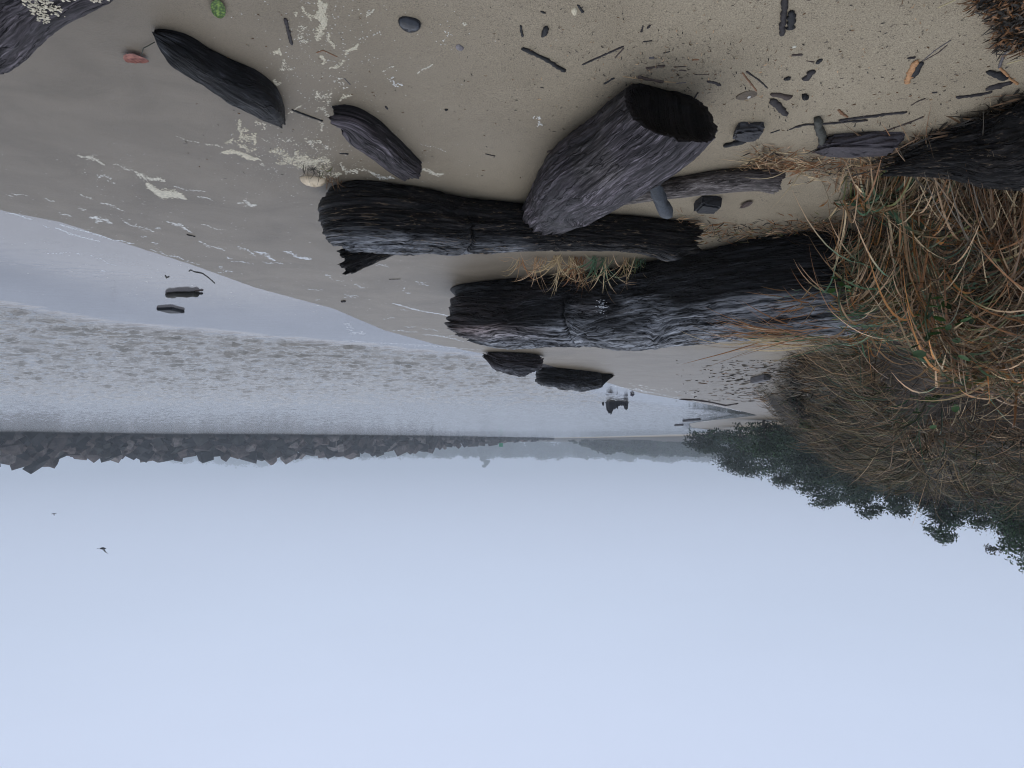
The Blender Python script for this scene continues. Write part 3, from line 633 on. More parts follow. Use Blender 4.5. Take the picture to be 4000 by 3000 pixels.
def tree(cx, top, dist, wpx, base_z, n, size, pal, label, seed, kind="tree", lobes=16, group="trees behind the grassy bank", trunk=True):
    r = np.random.default_rng(seed)
    X = (2000 - cx) / FPX * dist; Zt = ZC + (top - HOR) / FPX * dist; W = wpx * 1.18 / FPX * dist / 2; Hh = Zt - base_z
    base_z = H1(X, dist) - .15 if dist < 130 else base_z; Hh = Zt - base_z; base = np.array([X, dist, base_z]); blobs = []
    for k in range(lobes):
        z = Hh * (.12 + .86 * (k + .5) / lobes)
        rad = W * (.52 - .28 * ((z / Hh - .35) / .65) ** 2 if z / Hh > .35 else .5) * r.uniform(.7, 1.05)
        a = r.random() * 6.28; q = max(0, W - rad) * r.random() ** .4 * (1.0 - .75 * max(0, (z / Hh - .45) / .55))
        rz = min(rad * r.uniform(.6, .9), Hh * .22); blobs.append((q * math.cos(a), q * math.sin(a), min(z, Hh - rz), rad, rz))
    p, d, bi = crown_pts(r, blobs, n); p[:, 2] = np.maximum(p[:, 2], .05)
    cl = r.uniform(.55, 1.35, len(blobs))[bi]; c = np.array([PAL2[q] for q in pal])[r.integers(0, len(pal), n)] * (cl * r.uniform(.7, 1.3, n))[:, None]
    V, F, C = leaves(p, d, size * r.uniform(.6, 1.4, n), c, seed + 1)
    root = obj(kind, None, None, base, label=label, cat="shrub" if kind == "shrub" else "tree", group=group)
    obj("crown", mesh("crown", V, F, M_LEAF, False, col=C), root)
    tr = [tube([(0, 0, -.4), (.05 * W, 0, Hh * .2), (-.04 * W, .03 * W, Hh * .5), (0, 0, Hh * .86)], [Hh * .026, Hh * .02, Hh * .014, Hh * .004])]
    for k in range(min(9, lobes)):
        b = blobs[k * (lobes // min(9, lobes))]; z = b[2] * .45
        tr.append(tube([(0, 0, z), (b[0] * .5, b[1] * .5, z + (b[2] - z) * .6), (b[0] * .95, b[1] * .95, b[2] + b[4] * .5)], [Hh * .012, Hh * .007, Hh * .002], 5))
    v, f = join(tr); obj("trunk", mesh("trunk", v, f, M_TWIG, col=np.tile([.05, .042, .035], (len(v), 1))), root)
    return root
PAL2 = {'d': (.030, .050, .032), 'g': (.045, .080, .042), 'b': (.040, .065, .055), 'y': (.10, .13, .045), 'p': (.030, .022, .026), 'br': (.08, .06, .045)}
def far_wood(name, pts, dist, base, n, size, pal, seed, depth=.12, lobes=70, label=None):
    r = np.random.default_rng(seed); pts = sorted(pts); xs = np.array([p[0] for p in pts], float); ts = np.array([p[1] for p in pts], float); blobs = []
    for k in range(lobes):
        x = r.uniform(min(xs), max(xs)); top = np.interp(x, xs, ts)
        D = dist * (1 + depth * r.random()); Zt = ZC + (top - HOR) / FPX * D; Hh = max(Zt - base, dist * .004)
        rad = Hh * r.uniform(.28, .5); z = Hh * (r.uniform(.2, .9) if k % 2 else r.uniform(.7, .95))
        blobs.append(((2000 - x) / FPX * D, D, base + max(z - rad * .8, rad * .3), rad, rad * .8))
    p, d, bi = crown_pts(r, blobs, n); p[:, 2] = np.maximum(p[:, 2], base)
    cl = r.uniform(.7, 1.3, len(blobs))[bi]; c = np.array([PAL2[q] for q in pal])[r.integers(0, len(pal), n)] * (cl * r.uniform(.8, 1.2, n))[:, None]
    V, F, C = leaves(p, d, size * r.uniform(.6, 1.4, n), c, seed + 1)
    obj(name, mesh(name, V, F, M_LEAF, False, col=C), kind='stuff')
TREES = [(2775, 1772, 112, 230, .6, 5200, .16, 'db', "small dark rounded tree leaning over the spit at the end of the bank"),
 (2895, 1862, 92, 280, .8, 6500, .15, 'db', "hazy dark green tree second from the water behind the bank"),
 (3040, 1905, 78, 260, 1.0, 6500, .13, 'dbg', "hazy tree with a feathery top sloping towards the water"),
 (2985, 1790, 60, 240, .8, 4500, .12, 'gdg', "bright green low bushy tree at the end of the grassy bank"),
 (3190, 1988, 62, 290, 1.1, 8000, .11, 'dgb', "broad rounded dark green tree behind the middle of the grassy bank"),
 (3360, 2022, 52, 260, 1.3, 8000, .095, 'dgb', "tall rounded tree with spiky leaf tips behind the grassy bank"),
 (3500, 2020, 44, 220, 1.5, 7000, .085, 'gdb', "thin topped tree in the dip of the tree line"),
 (3655, 2125, 33, 260, 1.7, 9000, .065, 'dgb', "tree with loose dark leaves rising above the bare dark shrub"),
 (3790, 2065, 29, 270, 1.8, 6000, .058, 'dgd', "narrow low tree between two taller ones near the frame edge"),
 (3895, 2160, 26, 290, 1.9, 8000, .052, 'dgp', "twiggy dark tree second from the frame edge"),
 (4040, 2235, 23, 380, 2.0, 9000, .05, 'gdg', "tallest dark green tree cut by the frame edge")]
for i, t in enumerate(TREES): tree(*t[:7], [{'d': 'd', 'b': 'b', 'g': 'g', 'p': 'p'}[q] for q in t[7]], t[8], 300 + i)
far_wood("thicket", [(4300, 2180), (4000, 2160), (3850, 2095), (3760, 2045), (3680, 2065), (3500, 1995), (3350, 2005), (3200, 1965), (3080, 1840), (2950, 1780), (2850, 1745), (2750, 1720), (2700, 1705)], 58, .7, 150000, .12, 'dgbd', 390, .35, 260)
tree(3640, 1985, 20, 250, 1.75, 4500, .035, ['p', 'p', 'd'], "bare purplish black shrub in front of the trees", 340, "shrub", 12, "shrubs on the grassy bank")
tree(3165, 1690, 18.5, 110, 1.0, 2500, .035, ['g', 'y', 'd'], "green leafy shrub on the face of the grassy bank", 341, "shrub", 10, "shrubs on the grassy bank")
tree(3900, 1960, 14, 420, 1.9, 6500, .03, ['d', 'p', 'br'], "tangled dark brown shrub at the frame edge above the grass", 342, "shrub", 14, "shrubs on the grassy bank")

far_wood("far_wood", [(3150, 1800), (2900, 1795), (2650, 1790), (2500, 1788), (2350, 1776), (2280, 1748), (2225, 1728)], 480, 1.0, 90000, .8, 'dgb', 401, .2, 150)
far_wood("hazy_forest", [(3100, 1822), (2800, 1810), (2500, 1812), (2300, 1806), (2000, 1805), (1800, 1795), (1600, 1792), (1380, 1790), (1200, 1790)], 1250, .8, 110000, 2.3, 'db', 411, .15, 260)
far_wood("faint_forest", [(1900, 1790), (1500, 1800), (1200, 1805), (1060, 1828), (960, 1835), (830, 1818), (700, 1822), (640, 1800)], 2100, .8, 45000, 4.4, 'db', 421, .1, 120)
tree(1893, 1826, 1200, 46, 1.0, 1600, 1.9, ['d', 'b'], "lone taller conifer rising out of the hazy forest skyline", 430, "conifer_tree", 10, "far trees")

for i_, (cx_, tp_, dd, wp_, pl_, lab_) in enumerate([(3130, 1640, 16.5, 130, 'pdb', "low dark brown shrub nearest the beach on the face of the bank"), (3290, 1640, 13.0, 190, 'dgp', "dark green spreading shrub halfway up the grassy bank"),
        (3440, 1590, 11.0, 170, 'pbd', "brown twiggy shrub low on the bank behind the tussocks"), (3480, 1770, 11.5, 200, 'dgb', "olive green shrub near the bank top below the dip in the trees"),
        (3640, 1700, 9.6, 190, 'pdb', "dark bare shrub between the tussocks and the bank top"), (3800, 1800, 9.4, 210, 'dgb', "green brown shrub near the frame edge on the bank"), (3330, 1790, 13.6, 150, 'bpg', "pale brown shrub on the crest of the bank")]):
    tree(cx_, tp_, dd, wp_, 1.0, 3200, .022, [{'p': 'p', 'd': 'd', 'b': 'br', 'g': 'g'}[q] for q in pl_], lab_, 360 + i_, "shrub", 9, "shrubs on the grassy bank")
# ------------------------------------------------------------------ jetty
def rock_mesh(seed, name="rock"):
    r = np.random.default_rng(seed)
    import bmesh
    bm = bmesh.new()
    s = np.array([1.0, r.uniform(.7, 1.0), r.uniform(.5, .85)])
    for sx in (-1, 1):
        for sy in (-1, 1):
            for sz in (-1, 1):
                bm.verts.new(np.array([sx, sy, sz]) * s * .5 * r.uniform(.72, 1.1, 3))
    for k in range(4):
        v = r.normal(0, 1, 3); v /= np.linalg.norm(v); bm.verts.new(v * s * r.uniform(.5, .66))
    g = bmesh.ops.convex_hull(bm, input=bm.verts[:]); bmesh.ops.delete(bm, geom=[v for v in bm.verts if not v.link_faces], context='VERTS')
    V = np.array([v.co[:] for v in bm.verts]); bm.verts.index_update(); F = [[v.index for v in f.verts] for f in bm.faces]; bm.free()
    return V, F
ROCKS = [rock_mesh(500 + i) for i in range(16)]
TONES = [(.055, .045, .043), (.020, .020, .022), (.10, .082, .076), (.014, .015, .017), (.040, .040, .038), (.17, .15, .14)]
RM = []
for i, (V, F) in enumerate(ROCKS):
    RM.append(mesh("rock", V, F, M_ROCK, False, col=np.tile(TONES[i % 6], (len(V), 1))))
JL = np.array([(175, 148, 8.0), (104, 153, 7.2), (105, 205, 6.6), (88, 212, 6.8), (73, 216, 6.4), (60, 232, 6.4), (44, 255, 5.2), (32, 275, 4.4), (20, 300, 3.4), (8, 330, 2.4), (-12, 385, 1.3), (-25, 420, .9)], float)
JL = np.array([[*z0(px, by), h] for px, by, h in [(-900, 1682, 8.5), (-300, 1686, 8.0), (0, 1689, 7.6), (130, 1690, 7.3), (300, 1692, 6.0), (500, 1695, 6.2), (640, 1697, 7.1), (800, 1697, 6.6), (1000, 1698, 6.6), (1150, 1699, 6.8), (1320, 1700, 6.5), (1500, 1702, 5.8), (1640, 1703, 4.9), (1760, 1705, 3.7), (1900, 1707, 2.6), (2050, 1709, 1.6), (2160, 1710, 1.0)]])
def jetty():
    r = np.random.default_rng(9)
    root = obj("rock_jetty", None, None, (*JL[6][:2], 0), label="long breakwater of piled brown rocks stretching across the far side of the water", cat="jetty")
    ro = np.array([*JL[6][:2], 0])
    s = np.concatenate([[0], np.cumsum(np.linalg.norm(np.diff(JL[:, :2], axis=0), axis=1))])
    # dark core mound under the rocks
    V, F = [], []
    q = np.linspace(0, s[-1], 90)
    for k, t in enumerate(q):
        x, y, h = [np.interp(t, s, JL[:, j]) for j in range(3)]
        vv = np.array([x, y]); dn = vv / np.linalg.norm(vv)
        for off, zz in ((1.0, -1.0), (h * .9, h * .62), (h * 1.6, h * .66), (h * 2.6, -1.0)): V.append([x + dn[0] * off, y + dn[1] * off, zz])
        if k:
            for j in range(3): a = (k - 1) * 4 + j; F.append([a, a + 1, a + 5, a + 4])
    obj("rubble_core", mesh("rubble_core", np.array(V) - ro, F, M_ROCK, False, col=np.tile([.04, .036, .034], (len(V), 1))), root, (0, 0, 0), kind='stuff')
    cand = []
    t = 0.0
    while t < s[-1]:
        x, y, h = [float(np.interp(t, s, JL[:, j])) for j in range(3)]
        px = 2000 - x / y * FPX
        dn = np.array([x, y]) / math.hypot(x, y); rows = max(2, int(round(h / 1.5)))
        for k in range(rows):
            f = (k + .35 + r.uniform(-.25, .25)) / rows
            sz = (3.1 if h > 4.5 else 2.2 if h > 2 else 1.5) * r.uniform(.7, 1.35) * (1.05 if k < rows - 1 else 1.15)
            sz *= (1.45 if (k == rows - 1 and r.random() < .16) else 1.0); zc = h * f - sz * .12 if k < rows - 1 else h - sz * .32 * r.uniform(.3, 1.9)
            cand.append((sz / y, x + dn[0] * (1 + h * 1.0 * f) + r.normal(0, .4), y + dn[1] * (1 + h * 1.0 * f) + r.normal(0, .4), max(zc, .1), sz, px))
        t += (2.4 if h > 4.5 else 2.0 if h > 2 else 1.4) * r.uniform(.75, 1.15)
    cand = [c for c in cand if c[5] > -700]
    cand.sort(key=lambda c: -c[0] * (1 if c[5] > -40 else .01))
    V, F, C, o = [], [], [], 0
    for i, (_, x, y, z, sz, px) in enumerate(cand):
        e = r.uniform(0, 6.28, 3) * np.array([.12, .12, 1]); k = r.integers(0, 16); scl = sz * np.array([r.uniform(.9, 1.25), r.uniform(.85, 1.1), r.uniform(.75, 1.1)])
        if i < 290:
            ob = obj("rock", RM[k], root, np.array([x, y, z]) - ro); ob.rotation_euler = e; ob.scale = scl
        else:
            Rm = np.array(Matrix.Rotation(e[2], 3, 'Z') @ Matrix.Rotation(e[1], 3, 'Y') @ Matrix.Rotation(e[0], 3, 'X'))
            v = (ROCKS[k][0] * scl) @ Rm.T + np.array([x, y, z]) - ro; V.append(v); F += [[a + o for a in f] for f in ROCKS[k][1]]; o += len(v); C.append(np.tile(TONES[k % 6], (len(v), 1)))
    obj("small_rocks", mesh("small_rocks", np.vstack(V), F, M_ROCK, False, col=np.vstack(C)), root, (0, 0, 0), kind='stuff')
jetty()

# ------------------------------------------------------------------ sticks, chips and stones on the sand
TC = {'black': (.012, .012, .013), 'dark': (.026, .021, .021), 'brown': (.060, .042, .034), 'grey': (.10, .09, .09), 'orange': (.42, .22, .10), 'tan': (.36, .25, .14), 'straw': (.48, .40, .22), 'rust': (.20, .10, .05), 'green': (.10, .16, .05)}
def vary(V, c, seed, a=.35):
    n = fbm(V[:, 0] * 60, V[:, 1] * 60, V[:, 2] * 60 + seed, 3, seed); return np.array(c)[None] * (1 + a * n)[:, None]
def mk(name, pr, w, col, label=None, cat='stick', flat=1.0, seed=0, ends=.7, lift=.35, group=None, parent=None, m=9, rough=.18, dz=0.0, zs=None):
    """a stick or chip that lies along the given pixels; w is its breadth in photo pixels"""
    pts = [P(*q) for q in pr]; D = np.mean([np.linalg.norm(p - np.array([0, 0, ZC])) for p in pts]); rad = w / FPX * D / 2
    pts = np.array(pts); s = np.concatenate([[0], np.cumsum(np.linalg.norm(np.diff(pts, axis=0), axis=1))]); n = max(7, min(26, int(s[-1] / rad * .8) + 5))
    t = np.linspace(0, s[-1], n); c = np.stack([np.interp(t, s, pts[:, j]) for j in range(3)], 1)
    r = np.random.default_rng(seed + int(pr[0][0]))
    if len(pts) > 2: c[1:-1] = .5 * c[1:-1] + .25 * (c[2:] + c[:-2])
    c[:, :2] += r.normal(0, rad * .12, (n, 2)); gz = np.maximum(height(c[:, 0], c[:, 1]), 0); c[:, 2] = gz + rad * flat * lift + dz
    if zs is not None: c[:, 2] += np.interp(np.linspace(0, 1, n), np.linspace(0, 1, len(zs)), zs)
    rr = rad * (1 + rough * r.normal(0, 1, n).clip(-1.5, 1.5)); rr[0] *= ends; rr[-1] *= ends * .9
    V, F = tube(c, rr, m); g = np.concatenate([np.repeat(c[:, 2], m), [c[0, 2], c[-1, 2]]]); V[:, 2] = g + (V[:, 2] - g) * flat
    V += np.stack([fbm(V[:, 0] * 30, V[:, 1] * 30, k, 2, seed + k) for k in range(3)], 1) * rad * .25
    org = c.mean(0); org[2] = V[:, 2].min()
    po = np.array(parent.location) if parent is not None else 0
    return obj(name, mesh(name, V - org, F, M_TWIG, col=vary(V, TC[col] if isinstance(col, str) else col, seed)), parent, org - po, **({} if parent is not None else dict(label=label, cat=cat, **({'group': group} if group else {}))))
G1 = "sticks and wood chips scattered on the dry sand"
for a in [
 ('stick', [(1115, 70), (1126, 120), (1140, 172)], 12, 'dark', "brown stick standing apart beside the upright row of foam near the black wedge"),
 ('twig', [(1235, 205), (1262, 196), (1318, 222)], 4, 'rust', "thin curved reddish twig lying below the row of foam"),
 ('stick', [(1140, 427), (1200, 450), (1262, 472)], 8, 'black', "thin straight black stick between the black wedge and the split log"),
 ('wood_chip', [(1328, 599), (1362, 600)], 9, 'black', "short black chip lying between the split log and the foam"),
 ('twig', [(1345, 305), (1368, 330)], 4, 'grey', "faint grey twig between the round black stone and the split log"),
 ('twig', [(1895, 600), (1935, 609)], 5, 'dark', "short dark twig on bare sand between the split log and the thick grey log"),
 ('seed', [(1505, 414), (1515, 427)], 8, 'dark', "small dark seed on the sand just off the split log"),
 ('pebble', [(1740, 425), (1746, 428)], 10, 'black', "tiny round black pebble alone on the sand"),
 ('stick', [(2042, 186), (2125, 225), (2206, 275)], 16, 'black', "thick smooth black stick slanting in front of the thick grey log end"),
 ('stick', [(2274, 252), (2340, 222), (2435, 180)], 8, 'dark', "thin dark forked stick slanting the other way beside the thick black one"),
 ('twig', [(2403, 226), (2437, 186)], 5, 'brown', "short brown prong beside the tip of the forked stick"),
 ('stick', [(2034, 98), (2036, 120), (2043, 143)], 8, 'black', "small curved black stick next to the shiny black seed pod"),
 ('seed_pod', [(2120, 138), (2130, 118), (2136, 102)], 19, 'black', "shiny black oval seed pod"),
 ('wood_chip', [(2112, 44), (2131, 51)], 9, 'black', "tiny black chip between the seed pod and the frame edge"),
 ('wood_chip', [(2258, 18), (2268, 34), (2278, 47)], 10, 'black', "black chip touching the cream coloured shell"),
 ('twig', [(2504, 125), (2512, 99)], 6, 'dark', "faint upright twig, paler of the pair between the shell and the bark stick"),
 ('twig', [(2528, 110), (2540, 96)], 8, 'dark', "dark stubby chip, darker of the pair between the shell and the bark stick"),
 ('twig', [(2512, 162), (2548, 158)], 5, 'dark', "thin level twig above the cluster of dark chips"),
 ('twig', [(2590, 206), (2617, 200)], 5, 'black', "short dark twig at the edge of the cluster of chips"),
 ('wood_chip', [(2536, 226), (2556, 224)], 14, 'grey', "rough grey pebble sized chip beside the foam flecked stick"),
 ('stick', [(2522, 264), (2560, 260), (2597, 254)], 11, 'brown', "stubby brown stick with white fleck close to the straw"),
 ('wood_chip', [(2703, 233), (2716, 231), (2730, 233)], 10, 'rust', "reddish brown chip near the knot of straw"),
 ('twig', [(2632, 261), (2680, 258)], 4, 'brown', "thin brown twig lying above a short bark chip"),
 ('wood_chip', [(2652, 273), (2680, 274)], 7, 'brown', "short bark chip lying under a thin brown twig"),
 ('straw', [(2432, 298), (2530, 312), (2640, 322)], 5, 'tan', "long tan straw stalk in front of the thick grey log end"),
 ('husk', [(2492, 296), (2530, 308), (2590, 318)], 15, 'brown', "torn brown husk caught on the tan straw"),
 ('wood_chip', [(2358, 328), (2400, 303)], 8, 'black', "black chip lying just off the thick black stick's end"),
 ('twig', [(2640, 325), (2680, 322)], 4, 'grey', "grey twig at the end of the tan straw"),
 ('twig', [(2712, 291), (2770, 290)], 3, 'brown', "hair thin level twig beside the knot of straw"),
 ('wood_chip', [(2762, 315), (2790, 322), (2815, 333)], 12, 'dark', "dark pointed chip with white fleck between the straw and the twin twigs"),
 ('twig', [(2900, 283), (2925, 315), (2955, 355)], 7, 'rust', "orange brown twig, shorter of the twin twigs"),
 ('twig', [(2915, 277), (2960, 308), (2998, 344)], 6, 'dark', "dark twig, longer of the twin twigs"),
 ('twig', [(2727, 360), (2702, 400), (2686, 410), (2640, 406)], 5, 'dark', "hooked dark twig leaning at the rim of the thick grey log"),
 ('pebble', [(2668, 384), (2674, 384)], 10, 'brown', "small brown pebble close to the hooked twig"),
 ('wood_chip', [(2138, 594), (2160, 584)], 11, 'brown', "brown chip beside the smooth flank of the thick grey log"),
 ('twig', [(2110, 340), (2125, 343)], 4, 'dark', "speck of dark twig beyond the thick black stick"),
 ('twig', [(3010, 518), (3045, 506)], 7, 'black', "short black twig between the dark block and the leaning post"),
 ('stick', [(3066, -20), (3064, 40), (3058, 90), (3055, 132)], 20, 'dark', "knobbly bark covered stick cut by the photo border"),
 ('wood_chip', [(3090, 38), (3090, 75), (3086, 114)], 27, 'black', "broad rounded dark chip beside the knobbly bark stick"),
 ('wood_chip', [(3092, 214), (3135, 210)], 12, 'brown', "reddish brown chip below the broad rounded one"),
 ('twig', [(3150, 237), (3182, 242)], 4, 'brown', "thin brown twig touching a black chip"),
 ('wood_chip', [(3192, 248), (3208, 230)], 15, 'black', "black chip at the end of the thin brown twig"),
 ('wood_chip', [(3063, 310), (3088, 300)], 19, 'black', "black angular chip left of centre among four chips"),
 ('wood_chip', [(3138, 312), (3155, 298), (3176, 272)], 24, 'dark', "purplish tapered chip among four chips"),
 ('wood_chip', [(3014, 364), (3050, 370), (3090, 380)], 27, 'brown', "flat reddish brown chip forming the top of a V"),
 ('wood_chip', [(3016, 385), (3045, 420), (3072, 450)], 24, 'dark', "dark two toned chip forming the other arm of a V"),
 ('pebble', [(3138, 372), (3152, 372)], 25, 'black', "angular black stone beside the V of two chips"),
 ('twig', [(3275, 428), (3290, 442), (3312, 457)], 9, 'rust', "flaky reddish twig standing above the crossed sticks"),
 ('stick', [(3083, 505), (3140, 484), (3240, 480), (3390, 468)], 10, 'dark', "long bent dark stick crossing over the leaning post"),
 ('stick', [(3275, 470), (3400, 452), (3545, 434)], 13, 'dark', "long straight dark stick above the bent one"),
 ('stick', [(3452, 512), (3530, 485), (3608, 454)], 8, 'brown', "thin brown stick slanting off the mound of dark wood"),
 ('wood_chip', [(3540, 322), (3556, 285), (3580, 232)], 19, 'orange', "bright orange tan chip with a dark one tucked behind it"),
 ('wood_chip', [(3564, 303), (3580, 275), (3598, 240)], 19, 'black', "dark chip tucked behind the bright orange one"),
 ('twig', [(3545, 226), (3575, 222)], 10, 'dark', "tiny dark twig at the tip of the bright orange chip"),
 ('straw', [(3600, 240), (3650, 198), (3715, 155)], 4, 'grey', "pale dry straw running away from the orange chip"),
 ('straw', [(3612, 235), (3665, 205), (3700, 175)], 4, 'brown', "brown dry straw beside the pale one"),
 ('wood_chip', [(3640, 361), (3662, 359)], 8, 'dark', "small dark seed shaped chip between the orange chip and the leaf litter"),
 ('twig', [(3560, 410), (3588, 393), (3614, 384)], 5, 'brown', "broken brown twig near the end of the long straight stick"),
 ('stick', [(3735, 377), (3800, 370), (3848, 363), (3876, 356)], 13, 'dark', "knobby dark stick pointing at the rotten log"),
 ('bark_strip', [(3848, 348), (3900, 330), (3956, 318)], 27, 'dark', "dark leaf shaped bark strip by the knobby stick"),
 ('bark_strip', [(3857, 278), (3895, 290), (3935, 305)], 24, 'black', "black bark strip crossed by an orange twig"),
 ('twig', [(3905, 262), (3935, 295), (3975, 328)], 8, 'orange', "orange rusty twig crossing the black bark strip"),
 ('twig', [(3903, 262), (3918, 215), (3960, 168)], 9, 'grey', "curved grey twig rising from the orange one"),
 ('straw', [(3932, 250), (4000, 230)], 4, 'straw', "pale straw at the frame edge beside the curved grey twig"),
 ('twig', [(3843, 40), (3880, 20), (3912, 3)], 6, 'rust', "rust coloured twig at the corner next to the dark litter"),
 ('straw', [(3662, 31), (3735, -2)], 4, 'straw', "single pale straw near the photo border"),
 ('twig', [(3515, 90), (3540, 70)], 0, 'dark', "") ,
 ('twig', [(1520, 1090), (1565, 1089)], 4, 'dark', "thin dark twig between the branch stub and the smooth wet film"),
 ('twig', [(730, 915), (762, 923)], 6, 'black', "short black twig among the foam streaks near the water"),
 ('pebble', [(1335, 1176), (1348, 1174)], 11, 'dark', "dark wet pebble with foam on it at the edge of the wet film"),
]:
    n_, pr, w_, c_, lab = a
    if w_: mk(n_, pr, w_, c_, lab, {'twig': 'twig', 'stick': 'stick', 'pebble': 'pebble', 'seed': 'seed', 'seed_pod': 'seed pod', 'straw': 'straw', 'husk': 'husk', 'bark_strip': 'bark'}.get(n_, 'wood chip'), .6 if n_ in ('wood_chip', 'bark_strip', 'husk') else .85, int(pr[0][0]) % 97, .45 if n_ in ('wood_chip', 'pebble', 'seed', 'seed_pod', 'bark_strip') else .7, m=9)

def chunk(name, x, y, w, h_, hz, col, label, cat, seed, ang=0.0, sub=4, rough=.02, mat=None, jit=.16, parent=None):
    """an angular, worn lump of wood: w and h_ are its breadth and depth in photo pixels, hz its height in metres"""
    import bmesh
    p = P(x, y); D = np.linalg.norm(p - np.array([0, 0, ZC])); a = w / FPX * D / 2; b = h_ / FPX * D / 2 / abs(ray(x, y)[2]) * .62
    r = np.random.default_rng(seed); bm = bmesh.new()
    for sx in (-1, 1):
        for sy in (-1, 1):
            for sz in (0, 1): bm.verts.new(np.array([sx * a, sy * b, sz * hz]) * r.uniform(1 - jit, 1 + jit * .3, 3) - np.array([0, 0, .01]))
    for _ in range(4): v = r.normal(0, 1, 3); v[2] = abs(v[2]) * .6; v /= np.linalg.norm(v); bm.verts.new(v * np.array([a, b, hz * 1.05]))
    g = bmesh.ops.convex_hull(bm, input=bm.verts[:]); bmesh.ops.delete(bm, geom=[v for v in bm.verts if not v.link_faces], context='VERTS')
    bmesh.ops.bevel(bm, geom=bm.edges[:], offset=min(a, b, hz) * .16, segments=2, affect='EDGES')
    bmesh.ops.triangulate(bm, faces=bm.faces[:]); bmesh.ops.subdivide_edges(bm, edges=bm.edges[:], cuts=sub, use_grid_fill=True)
    V = np.array([v.co[:] for v in bm.verts]); bm.verts.index_update(); F = [[v.index for v in f.verts] for f in bm.faces]; bm.free()
    gr = fbm(V[:, 0] * 6 / a * .3, V[:, 1] * 50, V[:, 2] * 50, 3, seed); k = (rough * (gr - .3 * np.abs(gr)) * hz * 3)[:, None]
    ctr = np.array([0, 0, hz * .4]); n_ = V - ctr; V = V + n_ / np.linalg.norm(n_, axis=1)[:, None] * k
    ca, sa = math.cos(ang), math.sin(ang); V = np.stack([V[:, 0] * ca - V[:, 1] * sa, V[:, 0] * sa + V[:, 1] * ca, V[:, 2]], 1)
    return obj(name, mesh(name, V, F, mat or M_TWIG, False, uv=V[:, :2], col=vary(V * np.array([.3, 1, 1]), col, seed, .5)), parent, p, label=label, cat=cat)
# larger pieces
chunk('wood_block', 2927, 500, 98, 76, .06, (.034, .033, .036), "squat dark grey block of wood beside the thick grey log end", 'driftwood', 3, .15, 4, .07, None, .3)
mk('bark_strip', [(2830, 566), (2875, 552), (2918, 546)], 26, 'black', "black splinter lying against the squat block", 'bark', .8, 5)
chunk('driftwood_chunk', 3350, 552, 290, 92, .085, (.055, .047, .052), "purple grey weathered chunk of wood under the long crossed sticks", 'driftwood', 7, .1, 6, .09, None, .42)
mk('wooden_post', [(3192, 455), (3205, 510), (3222, 560)], 27, (.055, .055, .045), "short round topped post leaning against the purple grey chunk", 'post', 1.0, 9, .85, .6, m=12, rough=.03)
p1, p2 = P(2565, 745), P(2620, 870)
def plank():
    D = 5.2; a, b = atp(2552, 700, 4.30), atp(2612, 848, 4.55)
    c = np.linspace(a, b, 12); c[:, 0] += .012 * np.sin(np.linspace(0, 3.5, 12)); V, F = tube(c, np.full(12, .036) * np.concatenate([[.55, .85], np.linspace(.95, 1.15, 8), [1.0, .6]]), 12); V += np.stack([fbm(V[:, 0] * 30, V[:, 1] * 30, V[:, 2] * 30 + k, 3, k) for k in range(3)], 1) * .02
    org = V.mean(0); obj('driftwood_plank', mesh('driftwood_plank', V - org, F, M_TWIG, col=vary(V, (.060, .066, .075), 3)), None, org, label="slate blue plank laid across the bare pole", cat="plank")
plank()
chunk('driftwood_chunk', 2765, 778, 80, 44, .09, (.018, .018, .020), "black chunk of wood peeping out behind the bare pole", 'driftwood', 13, -.1)
mk('branch', [(2655, 1557), (2720, 1560), (2780, 1570), (2835, 1582), (2884, 1574)], 6, (.035, .022, .02), "long thin branch lying along the far water's edge", 'branch', 1, 15, .5, .8)
mk('driftwood_log', [(2667, 1640), (2700, 1637), (2736, 1634)], 9, (.05, .05, .06), "slim log floating off the sand spit in the distance", 'driftwood log', 1, 17, .8, 1.0)
mk('driftwood_log', [(2636, 1658), (2668, 1656)], 7, (.08, .08, .09), "pale grey log on the tip of the far sand spit", 'driftwood log', 1, 18, .8, 1.0)
fb = mk('driftwood', [(655, 1146), (690, 1141), (740, 1142), (775, 1140)], 26, (.022, .020, .014), "curved black piece of driftwood with a forked end sitting in the wet film", 'driftwood', .9, 19, .8, .6, m=12, rough=.08)
mk('prong', [(762, 1144), (793, 1146)], 8, 'black', parent=fb, seed=3); mk('prong', [(762, 1134), (794, 1132)], 6, 'brown', parent=fb, seed=4)
chunk('driftwood', 668, 1208, 66, 20, .05, (.016, .018, .022), "small dark lump of driftwood awash behind the forked piece", 'driftwood', 21, .2)
mk('twig', [(738, 1060), (745, 1053), (758, 1062), (780, 1064), (792, 1068), (815, 1085), (840, 1107)], 4, (.03, .028, .02), "kinked twig with a loop at one end in the wet film", 'twig', 1, 23)
mk('twig', [(645, 1075), (650, 1085), (660, 1080)], 4, (.03, .028, .02), "tiny three pronged twig in the wet film", 'twig', 1, 24)
chunk('driftwood_stump', 2972, 1468, 34, 22, .16, (.10, .095, .10), "small upright grey stump on the far sand by the bank", 'driftwood', 25, 0)

